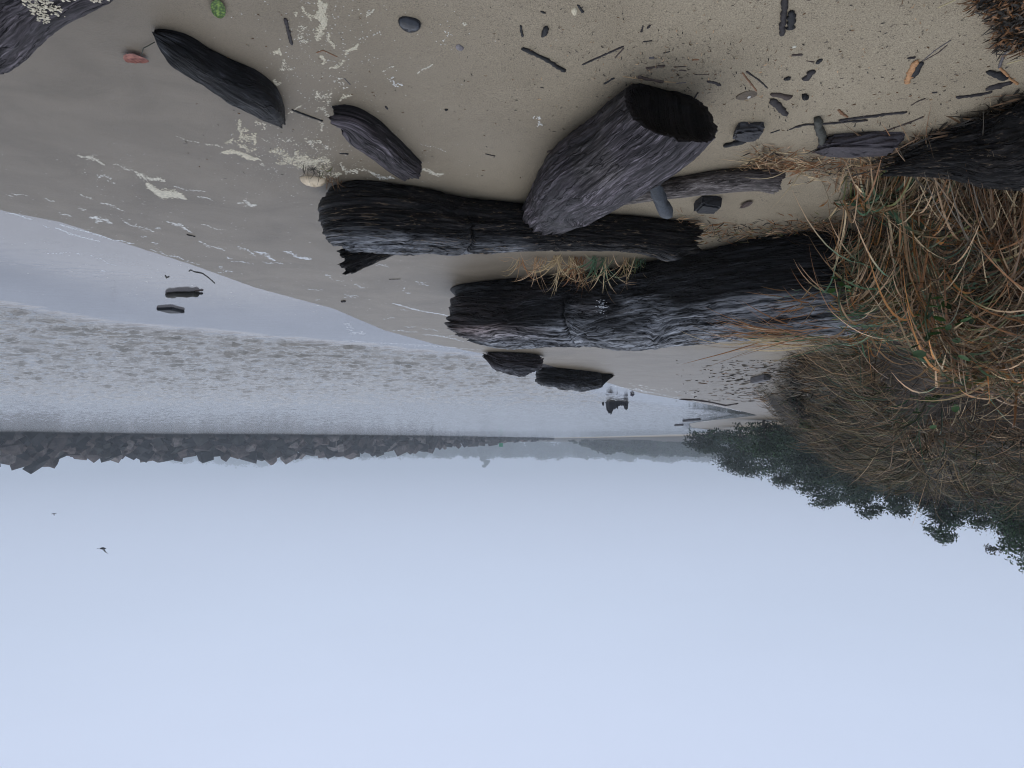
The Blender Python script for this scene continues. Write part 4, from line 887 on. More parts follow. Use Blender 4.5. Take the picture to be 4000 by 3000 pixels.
def stump_in_water():
    X0, Y0 = z0(2372, 1565); X1, Y1 = z0(2460, 1565); r = np.random.default_rng(4); n = 96; th = np.linspace(0, 2 * PI, n, endpoint=False)
    cx_, cy_ = (X0 + X1) / 2, Y0 + .45; a, b = abs(X0 - X1) / 2, .42; xs = cx_ + a * np.cos(th) * (1 + .06 * np.sin(5 * th)); ys = cy_ + b * np.sin(th)
    u = (xs - min(xs)) / (max(xs) - min(xs))      # 0 = photo-right side
    prof = np.interp(u, [0, .03, .07, .10, .2, .42, .5, .55, .6, .66, .75, .9, .97, 1], [20, 34, 26, 14, 15, 17, 24, 34, 22, 30, 47, 40, 34, 12]) / FPX * Y0
    top = np.maximum(prof * (1 + .16 * r.normal(0, 1, n).clip(-1, 1)), .06); V = []; F = []
    for k, (zz, sc_) in enumerate([(-.25, 1.12), (0, 1.06), (.4, 1.0), (1, .96)]): V.append(np.stack([cx_ + (xs - cx_) * sc_, cy_ + (ys - cy_) * sc_, (top * zz if zz > 0 else np.full(n, zz)) if zz != 0 else np.zeros(n)], 1))
    for k, (zz, sc_) in enumerate([(.86, .76), (.25, .62), (.15, .05)]): V.append(np.stack([cx_ + (xs - cx_) * sc_, cy_ + (ys - cy_) * sc_, top * zz], 1))
    V = np.vstack(V)
    for k in range(6): F += [[k * n + j, k * n + (j + 1) % n, (k + 1) * n + (j + 1) % n, (k + 1) * n + j] for j in range(n)]
    org = np.array([cx_, cy_, 0]); obj('rotten_stump', mesh('rotten_stump', V - org, F, M_TWIG, False, col=vary(V, (.022, .022, .026), 4)), None, org, label="black rotted stump with a ragged crown standing in the water", cat="stump")
    p = z0(2356, 1570); c = np.array([[p[0], p[1], -.1], [p[0] + .01, p[1], .08], [p[0] - .01, p[1], .17]]); V, F = tube(c, [.045, .05, .03], 9); org = c.mean(0)
    obj('stake', mesh('stake', V - org, F, M_TWIG, col=vary(V, (.02, .02, .024), 6)), None, org, label="short black stake sticking out of the water beside the ragged stump", cat="stake")
    p = z0(2470, 1538); c = np.array([[p[0] - .07, p[1], .01], [p[0], p[1], .05], [p[0] + .07, p[1], .03]]); V, F = tube(c, [.03, .065, .04], 9); org = c.mean(0)
    obj('wood_chunk', mesh('wood_chunk', V - org, F, M_TWIG, col=vary(V, (.09, .085, .10), 6, .8)), None, org, label="small pale topped chunk poking out of the shallows in front of the stump", cat="driftwood")
stump_in_water()

def stone(name, x, y, w, h_, hz, col, label, cat, seed, rough=.25, mat=None, th_=18):
    p = P(x, y); D = np.linalg.norm(p - np.array([0, 0, ZC])); a = w / FPX * D / 2; b = h_ / FPX * D / 2 / max(.3, abs(ray(x, y)[2])) * .75
    V = []; F = []; nr_ = 9
    for i in range(nr_):
        ph = -.5 + (PI / 2 + .5) * i / (nr_ - 1)
        for j in range(th_):
            t = 2 * PI * j / th_; k = 1 + .12 * math.sin(2 * t + seed) + .06 * math.sin(3 * t + seed * 2)
            V.append([a * k * math.cos(ph) * math.cos(t), b * k * math.cos(ph) * math.sin(t), hz * math.sin(ph) * (1 + .1 * math.cos(t + seed))])
    for i in range(nr_ - 1): F += [[i * th_ + j, i * th_ + (j + 1) % th_, (i + 1) * th_ + (j + 1) % th_, (i + 1) * th_ + j] for j in range(th_)]
    V = np.array(V); o = obj(name, mesh(name, V, F, mat or M_TWIG, col=vary(V, col, seed, .3)), None, p, label=label, cat=cat); return o
M_WET = mat_tint("wet_stone", .22, .5, .25, 70, 0, .001)
stone('stone', 1600, 92, 72, 66, .028, (.018, .020, .026), "round shiny wet black stone alone on the sand", "stone", 2, mat=M_WET)
stone('shell', 1795, 184, 28, 24, .012, (.20, .18, .18), "small grey white shell beyond the round black stone", "shell", 3)
stone('shell', 2244, 42, 25, 27, .012, (.55, .48, .34), "cream coloured shell with a black chip beside it", "shell", 4)
stone('shell', 2926, 376, 16, 10, .008, (.6, .58, .54), "tiny white shell lying on a scrap of brown seaweed", "shell", 5)
stone('seaweed_scrap', 2918, 372, 70, 38, .006, (.10, .075, .05), "flat scrap of brown seaweed under a tiny white shell", "seaweed", 6)
stone('shell', 3103, 182, 13, 9, .006, (.55, .52, .42), "tiny cream shell near the reddish brown chip", "shell", 7)
stone('leaf', 3948, 30, 14, 32, .006, (.42, .45, .30), "pale green white leaf scrap lying on the dark litter in the corner", "leaf", 8)

def leaf(name, cx_, cy_, w, h_, ang, col, vein, label, cup=.012, half=False, seed=0, stem=None):
    p = P(cx_, cy_); D = np.linalg.norm(p - np.array([0, 0, ZC])); k = D / FPX
    nu, nv_ = 15, 11; V, C = [], []
    A = ray(cx_, cy_); fy = 1 / abs(A[2]) * .8
    for i in range(nu):
        u = i / (nu - 1) * 2 - 1
        for j in range(nv_):
            v = j / (nv_ - 1) * 2 - 1; wid = (1 - abs(u) ** 2.2) ** .6 * (1 + .05 * math.sin(u * 21 + seed)); x, y = u * w / 2 * k, v * wid * h_ / 2 * k
            if half and y > 0: y *= .25
            xr, yr = x * math.cos(ang) - y * math.sin(ang), x * math.sin(ang) + y * math.cos(ang)
            z = .006 + cup * (u * u * .6 + v * v * .7 * wid) + .0012 * math.sin(u * 9 + v * 4)
            V.append([-xr, yr * fy, z]); q = abs(v) < .12 or abs(((u * 4 + abs(v) * 1.2) % 1) - .5) < .12
            C.append(np.array(vein if q else col) * (1 + .2 * math.sin(u * 7 + v * 5)))
    F = [[i * nv_ + j, i * nv_ + j + 1, (i + 1) * nv_ + j + 1, (i + 1) * nv_ + j] for i in range(nu - 1) for j in range(nv_ - 1)]
    o = obj(name, mesh(name, np.array(V), F, M_LEAF, col=np.array(C)), None, p, label=label, cat="leaf")
    if stem:
        c = np.array([P(*q) + np.array([0, 0, .012]) for q in stem]); V, F = tube(c, np.full(len(c), .0022), 6)
        obj('stem', mesh('stem', V - p, F, M_TWIG, col=np.tile([.04, .045, .03], (len(V), 1))), o)
leaf('leaf', 536, 226, 78, 52, 0, (.36, .15, .11), (.20, .07, .06), "curled reddish leaf with a dark stem beside the black wedge", .014, True, 1, [(553, 208), (560, 178), (580, 168), (604, 154)])
leaf('leaf', 853, 22, 76, 42, -.95, (.07, .13, .035), (.20, .30, .06), "green leaf with pale veins near the photo border", .012, False, 2)
leaf('leaf', 2468, 853, 34, 28, .3, (.09, .10, .03), (.2, .2, .08), "small dull green leaf caught on the long dark cracked log", .01, False, 3)
leaf('leaf', 2915, 793, 36, 26, -.6, (.10, .07, .06), (.06, .04, .035), "brown curled leaf on the sand patch behind the bare pole", .01, False, 4)

# ------------------------------------------------------------------ foam
def PV(x, y):
    x = np.asarray(x, float); y = np.asarray(y, float)
    d = FWD[None] + RIGHT[None] * ((2000.0 - x) / FPX)[:, None] + UP[None] * ((y - 1500) / FPX)[:, None]
    z = np.full(x.shape, .05)
    for _ in range(9):
        t = (z - ZC) / d[:, 2]; z = .5 * z + .5 * np.maximum(height(d[:, 0] * t, d[:, 1] * t), 0)
    t = (z - ZC) / d[:, 2]; return np.stack([d[:, 0] * t, d[:, 1] * t, np.maximum(z, 0)], 1)
DOME = np.array([[math.cos(a) * r_, math.sin(a) * r_, h_] for r_, h_ in ((1, -.1), (.72, .62)) for a in np.linspace(0, 2 * PI, 7)[:-1]] + [[0, 0, 1]])
DF = [[j, (j + 1) % 6, 6 + (j + 1) % 6, 6 + j] for j in range(6)]; DT = [[6 + j, 6 + (j + 1) % 6, 12] for j in range(6)]
def bubbles(name, pts, rad, ax, asp, hgt, col, seed, parent=None, **kw):
    n = len(pts); V = DOME[None] * np.stack([rad * asp, rad / np.sqrt(asp), hgt], 1)[:, None]
    ca, sa = np.cos(ax)[:, None], np.sin(ax)[:, None]; V = np.stack([V[..., 0] * ca - V[..., 1] * sa, V[..., 0] * sa + V[..., 1] * ca, V[..., 2]], -1) + pts[:, None]
    o = np.arange(n)[:, None, None] * 13
    F4 = (np.array(DF)[None] + o).reshape(-1, 4); F3 = (np.array(DT)[None] + o).reshape(-1, 3)
    F3 = np.concatenate([F3[:, :1], F3], 1)     # as degenerate quads would be poor, keep tris in a separate list
    org = pts.mean(0)
    me = mesh(name, V.reshape(-1, 3) - org, [list(map(int, f)) for f in F4] + [list(map(int, f[1:])) for f in F3], M_FOAM, col=np.repeat(col, 13, 0))
    return obj(name, me, parent, org, **kw)
CREAM, WHITE = np.array([.56, .50, .37]), np.array([.70, .72, .74])
STREAKS = [ # x1, y1, x2, y2, breadth px, count, cream 0..1
 (50,757,110,765,6,30,.5),(20,760,50,765,4,12,.5),(175,775,212,788,5,24,.5),(315,760,365,780,7,34,.6),(395,790,480,820,9,80,.5),(300,808,335,822,6,20,.5),(232,832,277,844,7,36,.4),(350,845,440,868,11,80,.4),(368,848,395,866,14,50,.4),
 (485,868,600,906,9,120,.4),(655,862,750,905,10,110,.4),(785,877,880,900,6,60,.5),(775,943,878,980,8,110,.3),(930,960,1000,998,9,80,.2),(590,948,625,952,5,16,.2),(545,922,572,926,5,14,.2),(610,890,628,892,6,12,.3),
 (33,831,132,858,6,90,.1),(217,893,390,946,7,190,.1),(235,876,435,934,6,200,.1),(440,936,525,952,5,70,.1),(585,975,640,988,4,30,.1),(635,990,717,1012,6,80,.1),(720,1018,780,1033,4,30,.1),(850,1042,908,1065,8,50,.1),(850,1065,905,1062,3,14,.1),
 (905,1020,995,1030,4,34,.1),(883,1005,905,1012,6,16,.1),(180,990,285,988,4,18,0),(300,990,320,998,5,12,0),(345,998,398,1013,5,22,0),(405,1020,465,1042,5,22,0),(395,1058,412,1060,5,10,0),(165,880,190,890,5,10,0),
 (570,725,720,780,24,1500,.9),(305,602,410,640,14,170,.8),(440,640,520,665,9,60,.7),(525,675,645,713,17,280,.8),(380,680,440,700,12,44,.5),(420,705,450,715,9,22,.5),(680,730,800,750,7,70,.5),(770,765,830,780,7,48,.5),(930,790,1000,800,14,120,.6),
 (690,535,780,560,6,34,.7),(800,560,870,575,8,50,.8),(870,590,1010,618,16,650,1),(925,475,960,520,32,160,1),(940,515,1000,560,38,260,1),(880,550,960,570,26,90,1),(940,575,1000,590,16,60,1),
 (1245,0,1275,30,22,110,1),(1262,20,1250,160,30,520,1),(1258,20,1256,90,30,300,1),(1178,20,1215,80,10,60,1),(1150,45,1160,60,9,24,1),(1165,100,1195,170,34,70,.9),(1280,130,1304,190,14,90,1),(1258,215,1268,250,14,100,1),(1350,212,1400,172,12,150,1),(1290,270,1350,238,14,90,1),
 (1070,198,1100,208,18,120,1),(1430,65,1460,35,10,40,.9),(1100,240,1135,280,30,60,.9),(1495,278,1538,258,4,30,.8),(1630,285,1690,250,6,60,.8),(1806,92,1824,96,8,24,.9),(1240,355,1290,405,40,120,.9),(1325,392,1375,365,10,90,1),(1066,318,1095,330,16,90,1),(1120,445,1185,410,5,60,.9),
 (1240,420,1290,450,22,60,.9),(1020,542,1050,552,6,20,.8),(1190,545,1260,565,22,60,.9),(1250,470,1260,510,10,40,.9),(1050,598,1200,625,34,420,1),(1150,605,1290,650,44,520,1),(1080,630,1200,655,16,160,1),(1180,640,1330,690,46,420,1),(1325,645,1400,680,22,150,.9),(1400,655,1470,682,10,60,.9),(1640,662,1732,682,13,260,.9),
 (1450,680,1540,700,14,160,.7),(1000,470,1040,500,20,60,.9),(1000,600,1035,650,10,30,.8),(1200,560,1290,590,30,60,.8),(1640,560,1740,590,6,20,.5),(1310,310,1360,340,30,30,.7),(1520,310,1570,340,22,50,.4),(1090,540,1160,560,14,30,.8),(2090,450,2120,490,18,50,.5),(1400,155,1500,120,3,14,.6),(1700,160,1760,130,30,16,.6),
 (1000,980,1075,1015,10,120,.1),(1110,985,1215,1015,12,160,.1),(1030,1025,1105,1030,5,50,.1),(1270,1070,1300,1090,7,30,.1),(1315,1097,1345,1098,4,12,.1),(1345,1150,1400,1158,5,50,.1),(1342,1160,1390,1162,4,20,.1),(1385,1112,1425,1125,8,44,.1),(1535,1187,1790,1245,6,330,0),(1560,1210,1590,1213,4,20,0),
 (1200,1130,1260,1133,4,24,0),(1225,1170,1250,1171,4,10,0),(1500,1245,1540,1240,5,20,0),(1535,1290,1630,1297,5,70,0),(1580,1275,1625,1278,4,30,0),(1650,1283,1710,1292,5,40,0),(1650,1305,1850,1335,6,150,0),(1690,1310,1790,1313,4,50,0),(1340,1328,1880,1366,5,420,0),(1400,1340,1900,1375,9,120,0),(1340,1270,1420,1310,24,70,0),(1460,1025,1520,1045,8,40,.1),
 (1760,1218,1800,1217,4,24,0),(1570,1130,1600,1150,14,20,0),(1620,1095,1670,1115,16,24,0),(1850,1430,1925,1427,4,30,0),(1380,1400,1500,1370,4,30,0),(1280,1430,1350,1400,4,20,0),(2380,1503,2700,1563,4,330,0),(2480,1518,2540,1535,8,110,0),(2450,1500,2720,1545,14,70,.2),(2700,1563,2895,1606,3,170,0),(2640,1655,2790,1643,2,60,0),(1790,1400,1990,1395,3,30,0)]
def foam():
    r = np.random.default_rng(12); X, Y, K, A, B, S = [], [], [], [], [], []
    for i, (x1, y1, x2, y2, bw, n, cr_) in enumerate(STREAKS):
        n = int(n * .72); t = r.random(n); u = r.normal(0, .27, n); env = np.sqrt(np.clip(1 - (2 * t - 1) ** 2, .05, 1)); L = math.hypot(x2 - x1, y2 - y1); nx, ny = -(y2 - y1) / L, (x2 - x1) / L
        w = bw * env * (1 + .3 * np.sin(t * 9 + i)); wob = bw * .35 * np.sin(t * 7 + i * 2)
        X.append(x1 + (x2 - x1) * t + nx * (u * w + wob)); Y.append(y1 + (y2 - y1) * t + ny * (u * w + wob)); K.append(np.full(n, cr_)); S.append(np.full(n, i)); B.append(np.full(n, bw * 1.0))
    # loose specks
    for (cx_, cy_, sx, sy, n) in ((600, 880, 450, 130, 260), (1250, 300, 130, 240, 420), (1150, 620, 130, 60, 420), (1000, 1100, 400, 60, 160), (1500, 1180, 260, 80, 160), (2600, 1530, 140, 14, 80), (1500, 120, 300, 160, 80), (1500, 640, 200, 60, 120), (400, 660, 120, 40, 60)):
        X.append(r.normal(cx_, sx, n)); Y.append(r.normal(cy_, sy, n)); K.append(np.full(n, .5)); S.append(np.full(n, -1)); B.append(np.full(n, 4.0))
    X, Y, K, S, B = map(np.concatenate, (X, Y, K, S, B)); ok = (Y > -30) & (X > -60); X, Y, K, S, B = X[ok], Y[ok], K[ok], S[ok], B[ok]
    p = PV(X, Y); D = np.linalg.norm(p - np.array([0, 0, ZC]), axis=1)
    rad = np.clip(D / FPX * r.uniform(.9, 2.3, len(X)) * (1 + .5 * (B > 9)), .003, .06) * r.uniform(.7, 1.4, len(X)) * np.where(S < 0, .75, 1)
    asp = np.where(p[:, 1] > 5.0, r.uniform(1.2, 2.6, len(X)), r.uniform(1, 1.5, len(X))); ax = np.where(p[:, 1] > 5.0, math.radians(150) + r.normal(0, .2, len(X)), r.uniform(0, 6.28, len(X)))
    col = (K[:, None] * CREAM + (1 - K[:, None]) * WHITE) * r.uniform(.7, 1.1, (len(X), 1)); hg = rad * np.clip(.9 - .1 * p[:, 1], .25, .7)
    big = {STREAKS.index(q): l for q, l in (((570,725,720,780,24,1500,.9), "thick oval patch of cream foam on the wet sand, biggest one"), ((870,590,1010,618,16,650,1), "solid ledge of cream foam just off the tip of the black wedge"), ((1535,1187,1790,1245,6,330,0), "long clean white foam line running to the broken end of the biggest log"))}
    for i, lab in big.items():
        k = S == i; bubbles('foam_patch', p[k], rad[k] * 1.25, ax[k], asp[k], hg[k], col[k], 1, label=lab, cat="sea foam")
    k = ~np.isin(S, list(big)); bubbles('sea_foam', p[k], rad[k], ax[k], asp[k], hg[k], col[k], 2, kind='stuff')
    # foam flecks on the corner log
    V = A_V[(fbm(A_V[:, 0] * 7, A_V[:, 1] * 7, A_V[:, 2] * 4, 3, 5) > .02)]; q_ = V - np.array([0, 0, ZC]); dd_ = q_ @ FWD; px_ = 2000 - q_ @ RIGHT / dd_ * FPX; py_ = 1500 + q_ @ UP / dd_ * FPX; V = V[(px_ > -120) & (px_ < 470) & (py_ > -60) & (py_ < 320) & (dd_ > .3)]
    V = V[r.integers(0, len(V), 2600)] + r.normal(0, .004, (2600, 3)); rd = r.uniform(.002, .0055, 2600)
    bubbles('foam_flecks', V - np.array(A_.location), rd, r.uniform(0, 6, 2600), r.uniform(1, 1.6, 2600), rd * .6, CREAM * r.uniform(.8, 1.15, (2600, 1)), 3, parent=A_, kind='stuff')
foam()
pm = P(1228, 700)
def mound():
    V, F = [], []; a, b, hz = .085, .055, .045; n, k = 26, 9
    for i in range(k):
        ph = -.3 + (PI / 2 + .3) * i / (k - 1)
        for j in range(n):
            t = 2 * PI * j / n; q = 1 + .16 * vn(math.cos(t) * 2.5, math.sin(t) * 2.5, i * .3, 3) + .06 * vn(math.cos(t) * 9, math.sin(t) * 9, i, 4); V.append([a * q * math.cos(ph) * math.cos(t), b * q * math.cos(ph) * math.sin(t), hz * math.sin(ph) * q])
    for i in range(k - 1): F += [[i * n + j, i * n + (j + 1) % n, (i + 1) * n + (j + 1) % n, (i + 1) * n + j] for j in range(n)]
    obj('foam_mound', mesh('foam_mound', np.array(V, float).reshape(-1, 3), F, M_FOAM, col=vary(np.array(V, float).reshape(-1, 3), (.72, .58, .40), 3, .25)), None, pm, label="peach coloured mound of foam with grass bits by the long cracked log's end", cat="sea foam")
mound()

# ------------------------------------------------------------------ loose litter
def litter(name, n, xr, yr, Lpx, wpx, cols, seed, dens=None, lift=.003, zj=0, droop=.3, up=.05):
    r = np.random.default_rng(seed); x = r.uniform(*xr, n * 2); y = r.uniform(*yr, n * 2)
    if dens is not None: k = r.random(n * 2) < dens(x, y); x, y = x[k], y[k]
    p = PV(x, y); D = np.linalg.norm(p - np.array([0, 0, ZC]), axis=1); m_ = len(p); p[:, 2] += lift + r.random(m_) * zj
    a = r.uniform(0, 6.28, m_); d = np.stack([np.cos(a), np.sin(a), r.normal(0, up, m_)], 1)
    L = r.uniform(*Lpx, m_) * D / FPX; w_ = r.uniform(*wpx, m_) * D / FPX
    V, F, C, *_ = blades(p, d, L, w_, np.full(m_, droop * .3), cols, 3, seed, .12, floor=.002)
    return obj(name, mesh(name, V, F, M_BLADE, col=C), kind='stuff')
litter('sand_litter', 1500, (1950, 4000), (-20, 520), (4, 16), (2.5, 5), ['dark', 'brown', 'dark', 'tan', 'grey'], 601, lambda x, y: .10 + .9 * np.exp(-((x - 2650) / 260) ** 2 - ((y - 250) / 110) ** 2) + .25 * np.exp(-((x - 3300) / 500) ** 2 - ((y - 350) / 200) ** 2))
litter('sand_litter', 300, (700, 2100), (0, 700), (4, 14), (2, 4), ['dark', 'brown', 'grey'], 602, lambda x, y: .35 + 0 * x)
litter('far_litter', 900, (2600, 3150), (1405, 1570), (8, 34), (2.5, 6), ['dark', 'dark', 'brown', 'grey'], 603, lambda x, y: np.clip((x - 2620 + (y - 1400) * .5) / 420, 0, 1) ** 2)
litter('twig_pile', 2600, (3040, 3420), (1375, 1520), (20, 60), (2.5, 5), ['dark', 'dark', 'dark', 'grey', 'brown'], 604, lambda x, y: ss(3080, 3160, x + 40 * vn(y * .03, x * .02)) * 1.0, zj=.12, up=.25)
litter('tide_wrack', 1500, (2640, 3300), (760, 960), (14, 60), (2, 5), ['brown', 'rust', 'dark', 'dark', 'tan', 'olive'], 605, lambda x, y: np.exp(-((y - (905 - (x - 2700) * .06 - 55 * np.exp(-((x - 2620) / 110) ** 2))) / 26) ** 2), zj=.05, up=.3)
litter('tide_wrack', 900, (2930, 3400), (560, 760), (14, 70), (2, 5), ['tan', 'rust', 'brown', 'dark', 'straw'], 606, lambda x, y: np.exp(-((y - (600 + (x - 2960) * .12)) / 45) ** 2) * .9, zj=.05, up=.3)
litter('tide_wrack', 500, (2790, 3020), (575, 690), (14, 60), (2, 4), ['tan', 'straw', 'brown'], 607, lambda x, y: np.exp(-((y - (690 - (x - 2790) * .35)) / 13) ** 2), zj=.03, up=.15)
litter('corner_litter', 1300, (3780, 4080), (-60, 170), (14, 50), (4, 9), ['dark', 'dark', 'dark', 'brown', 'rust'], 608, lambda x, y: (x + .0 * y > 3900 - 90 * ss(40, -10, y) + 30 * vn(y * .05)) * 1.0, zj=.05, up=.3)

def tuft(pts, n, L, lean, pal, label, seed, w_=(.004, .011), z_=(.5, 1.6), dr=(.9, 2.4)):
    r = np.random.default_rng(seed); base = np.array([P(*q) for q in pts]); k = r.integers(0, len(base), n); root = base[k] + np.concatenate([r.normal(0, .03, (n, 2)), np.zeros((n, 1))], 1); root[:, 2] = height(root[:, 0], root[:, 1])
    d0 = np.array(lean)[None] + r.normal(0, .35, (n, 3)); d0[:, 2] = r.uniform(*z_, n)
    V, F, C, nv, sg_ = blades(root, d0, r.uniform(*L, n), r.uniform(*w_, n), r.uniform(*dr, n), pal, 8, seed, .2)
    org = base[0]; e = obj("grass_tuft", None, None, org, label=label, cat="grass tuft", group="grass tufts caught between the logs")
    V = V - org
    split_blades("grass_blade", (V, F, C, nv, sg_), e, 12, np.argsort(-r.random(n)), "thin_blades")
tuft([(2110, 1003), (2180, 1000), (2230, 1003), (2260, 1006)], 110, (.22, .42), (.1, .2, 0), ['tan', 'straw', 'straw', 'rust'], "clump of tan straw behind the long cracked log, nearer its broken middle", 701)
tuft([(2330, 1004), (2370, 1004)], 34, (.25, .5), (.2, .2, 0), ['green', 'green', 'green', 'straw'], "bright green blades rising between the long cracked log and the biggest log", 702, (.006, .013))
tuft([(2440, 1006), (2480, 1009), (2510, 1010)], 44, (.22, .45), (.1, .2, 0), ['tan', 'straw', 'olive', 'green'], "mixed green and tan blades near the long cracked log's knotty end", 703)
tuft([(2015, 1010), (2035, 1015)], 12, (.2, .35), (.1, .3, 0), ['tan', 'straw', 'rust'], "bent single straws standing in front of the biggest log's broken end", 704)
tuft([(1215, 655), (1260, 660), (1300, 690)], 40, (.05, .13), (0, .2, 0), ['dark', 'olive', 'brown'], "dark weedy sprigs poking out of the foam by the long cracked log's end", 705, (.003, .006))
tuft([(3060, 650), (3120, 640), (3180, 640)], 80, (.2, .45), (.9, .1, 0), ['tan', 'straw', 'rust', 'rust'], "loose tan hay lying over the far end of the bare pole", 706, (.003, .007), (.0, .5))

# broad leaves growing through the tussocks
def leafy(pts, label, seed, size=.055):
    size *= .72; r = np.random.default_rng(seed); org = np.array(pts[0], float); e = obj("leafy_plant", None, None, org, label=label, cat="leafy plant", group="broad leaved plants in the bank grass")
    V0 = []
    for i in range(7):
        u = i / 6 * 2 - 1
        for j in range(5): v = j / 4 * 2 - 1; V0.append([u, v * (1 - u * u) ** .55 * .72, .12 * u * u + .18 * abs(v)])
    F0 = [[i * 5 + j, i * 5 + j + 1, i * 5 + j + 6, i * 5 + j + 5] for i in range(6) for j in range(4)]; V0 = np.array(V0)
    ms = [mesh("leaf", V0 * size, F0, M_LEAF, col=np.array([.05, .12, .03]) * np.ones((35, 1)) * k) for k in (.3, .5, .85)]
    for p in pts:
        for q in range(9):
            o = obj("leaf", ms[r.integers(0, 3)], e, np.array(p) - org + r.normal(0, .09, 3)); o.rotation_euler = (r.normal(0, .5), r.normal(0, .5), r.uniform(0, 6.28)); o.scale = (1, 1, 1) if True else None; f = r.uniform(.6, 1.3); o.scale = (f, f, f)
    c = np.array([[0, 0, -.15], [.03, .02, 0], [.0, .05, .12]]); V, F = tube(c, [.006, .005, .003], 6); obj("stem", mesh("stem", V, F, M_TWIG, col=np.tile([.05, .07, .03], (len(V), 1))), e)
leafy([atp(3830, 1000, 4.5), atp(3960, 960, 4.4)], "dark green broad leaved plant deep in the shade at the frame edge", 801)
leafy([atp(3640, 1240, 4.5), atp(3700, 1290, 4.5), atp(3760, 1230, 4.5)], "bright green broad leaved plant in the middle of the tussock", 802)
leafy([atp(3300, 1160, 4.6)], "small green broad leaved sprig where the tussock meets the biggest log", 803, .04)
leafy([atp(3600, 1550, 6.2), atp(3660, 1560, 6.2)], "yellow green broad leaved sprig above the tussock", 804, .045)

# ------------------------------------------------------------------ far marks and birds
def marker():
    X, Y = (2000 - 1957) / FPX * 300, 300.0; e = obj("channel_marker", None, None, (X, Y, 0), label="green square channel marker on a thin post off the end of the breakwater", cat="channel marker")
    V, F = tube([(0, 0, -1), (0, 0, 1.5), (0, 0, 3.6)], [.14, .12, .12], 8); obj("post", mesh("post", V, F, M_TWIG, col=np.tile([.05, .05, .05], (len(V), 1))), e)
    b = np.array([[x, y, z] for x in (-.75, .75) for y in (-.06, .06) for z in (2.6, 4.1)]) + [0, -.2, 0]; Fb = [[0, 1, 3, 2], [4, 6, 7, 5], [0, 4, 5, 1], [2, 3, 7, 6], [0, 2, 6, 4], [1, 5, 7, 3]]
    obj("sign_board", mesh("sign_board", b, Fb, M_TWIG, False, col=np.tile([.02, .30, .14], (8, 1))), e)
    b = np.array([[x, y, z] for x in (-1.0, 1.0) for y in (-.5, .5) for z in (1.5, 1.7)]); obj("platform", mesh("platform", b, Fb, M_TWIG, False, col=np.tile([.06, .06, .06], (8, 1))), e)
marker()
def on_jetty(px, top, d, pts, rads, name, lab, cat_):
    X = (2000 - px) / FPX * d; V, F = join([tube(np.array(q) + [X, d, 0], r_, 6) for q, r_ in zip(pts, rads)]); org = np.array([X, d, V[:, 2].min()])
    obj(name, mesh(name, V - org, F, M_TWIG, col=np.tile([.03, .027, .025], (len(V), 1))), None, org, label=lab, cat=cat_)
zt = lambda y, d: ZC + (y - HOR) / FPX * d
on_jetty(413, 1800, 186, [[(0, 0, zt(1760, 186)), (.3, 0, zt(1785, 186)), (.1, 0, zt(1800, 186))], [(.25, 0, zt(1780, 186)), (-.6, 0, zt(1792, 186))], [(.2, 0, zt(1776, 186)), (.9, 0, zt(1790, 186))], [(.2, 0, zt(1786, 186)), (-.3, 0, zt(1798, 186))]], [[.25, .15, .06], [.1, .05], [.1, .05], [.07, .04]], "dead_branch", "bare dead branch stub sticking up from the breakwater rocks", "branch")
on_jetty(1406, 1776, 244, [[(0, 0, zt(1755, 244)), (0, 0, zt(1765, 244)), (.05, 0, zt(1776, 244))]], [[.12, .1, .08]], "thin_pole", "thin upright pole sticking up from the breakwater rocks", "pole")
on_jetty(1725, 1750, 285, [[(.4, 0, zt(1728, 285)), (0, 0, zt(1740, 285)), (-.3, 0, zt(1749, 285))]], [[.4, .35, .15]], "leaning_post", "dark leaning post near the low end of the breakwater", "post")
def gull(px, py, d, span, col, lab, rz, tilt):
    c = atp(px, py, d); s = span / 2; e = obj("gull", None, None, c, label=lab, cat="bird"); e.rotation_euler = (tilt, 0, rz)
    cc = np.array([[-.55, 0, 0], [-.3, 0, .01], [0, 0, .02], [.28, 0, .02], [.45, 0, .05], [.6, 0, .03]]) * s; V, F = tube(cc, np.array([.04, .11, .17, .14, .10, .02]) * s, 10)
    obj("body", mesh("body", V, F, M_TWIG, col=np.tile(col, (len(V), 1))), e)
    for sy in (-1, 1):
        g = []
        for t in np.linspace(0, 1, 7):
            yy = sy * t * s; zz = .35 * s * math.sin(t * 1.9); ch = .30 * s * (1 - t ** 1.5) + .02 * s; g += [[-ch * .6 - .12 * s * t, yy, zz], [ch * .6 - .12 * s * t, yy, zz + .01], [-ch * .6 - .12 * s * t, yy, zz - .012 * s], [ch * .6 - .12 * s * t, yy, zz - .02 * s]]
        F = []
        for i in range(6): a, b = i * 4, (i + 1) * 4; F += [[a, a + 1, b + 1, b], [a + 2, b + 2, b + 3, a + 3], [a, b, b + 2, a + 2], [a + 1, a + 3, b + 3, b + 1]]
        obj("wing", mesh("wing", np.array(g), F, M_TWIG, False, col=np.tile(np.array(col) * .8, (len(g), 1))), e)
gull(403, 2142, 60, 1.15, (.10, .10, .11), "dark gull with raised wings flying over the breakwater, nearer of two", .4, .5)
gull(211, 2007, 110, 1.2, (.65, .66, .68), "tiny white gull flying low over the breakwater", -.5, .3)

litter('bark_strips', 2200, (3420, 4060), (330, 700), (30, 110), (4, 10), ['dark', 'dark', 'dark', 'brown'], 611, lambda x, y: np.exp(-((y - (600 - (x - 3480) * .42)) / 24) ** 2) * .8, zj=.05, up=.12, droop=.1)

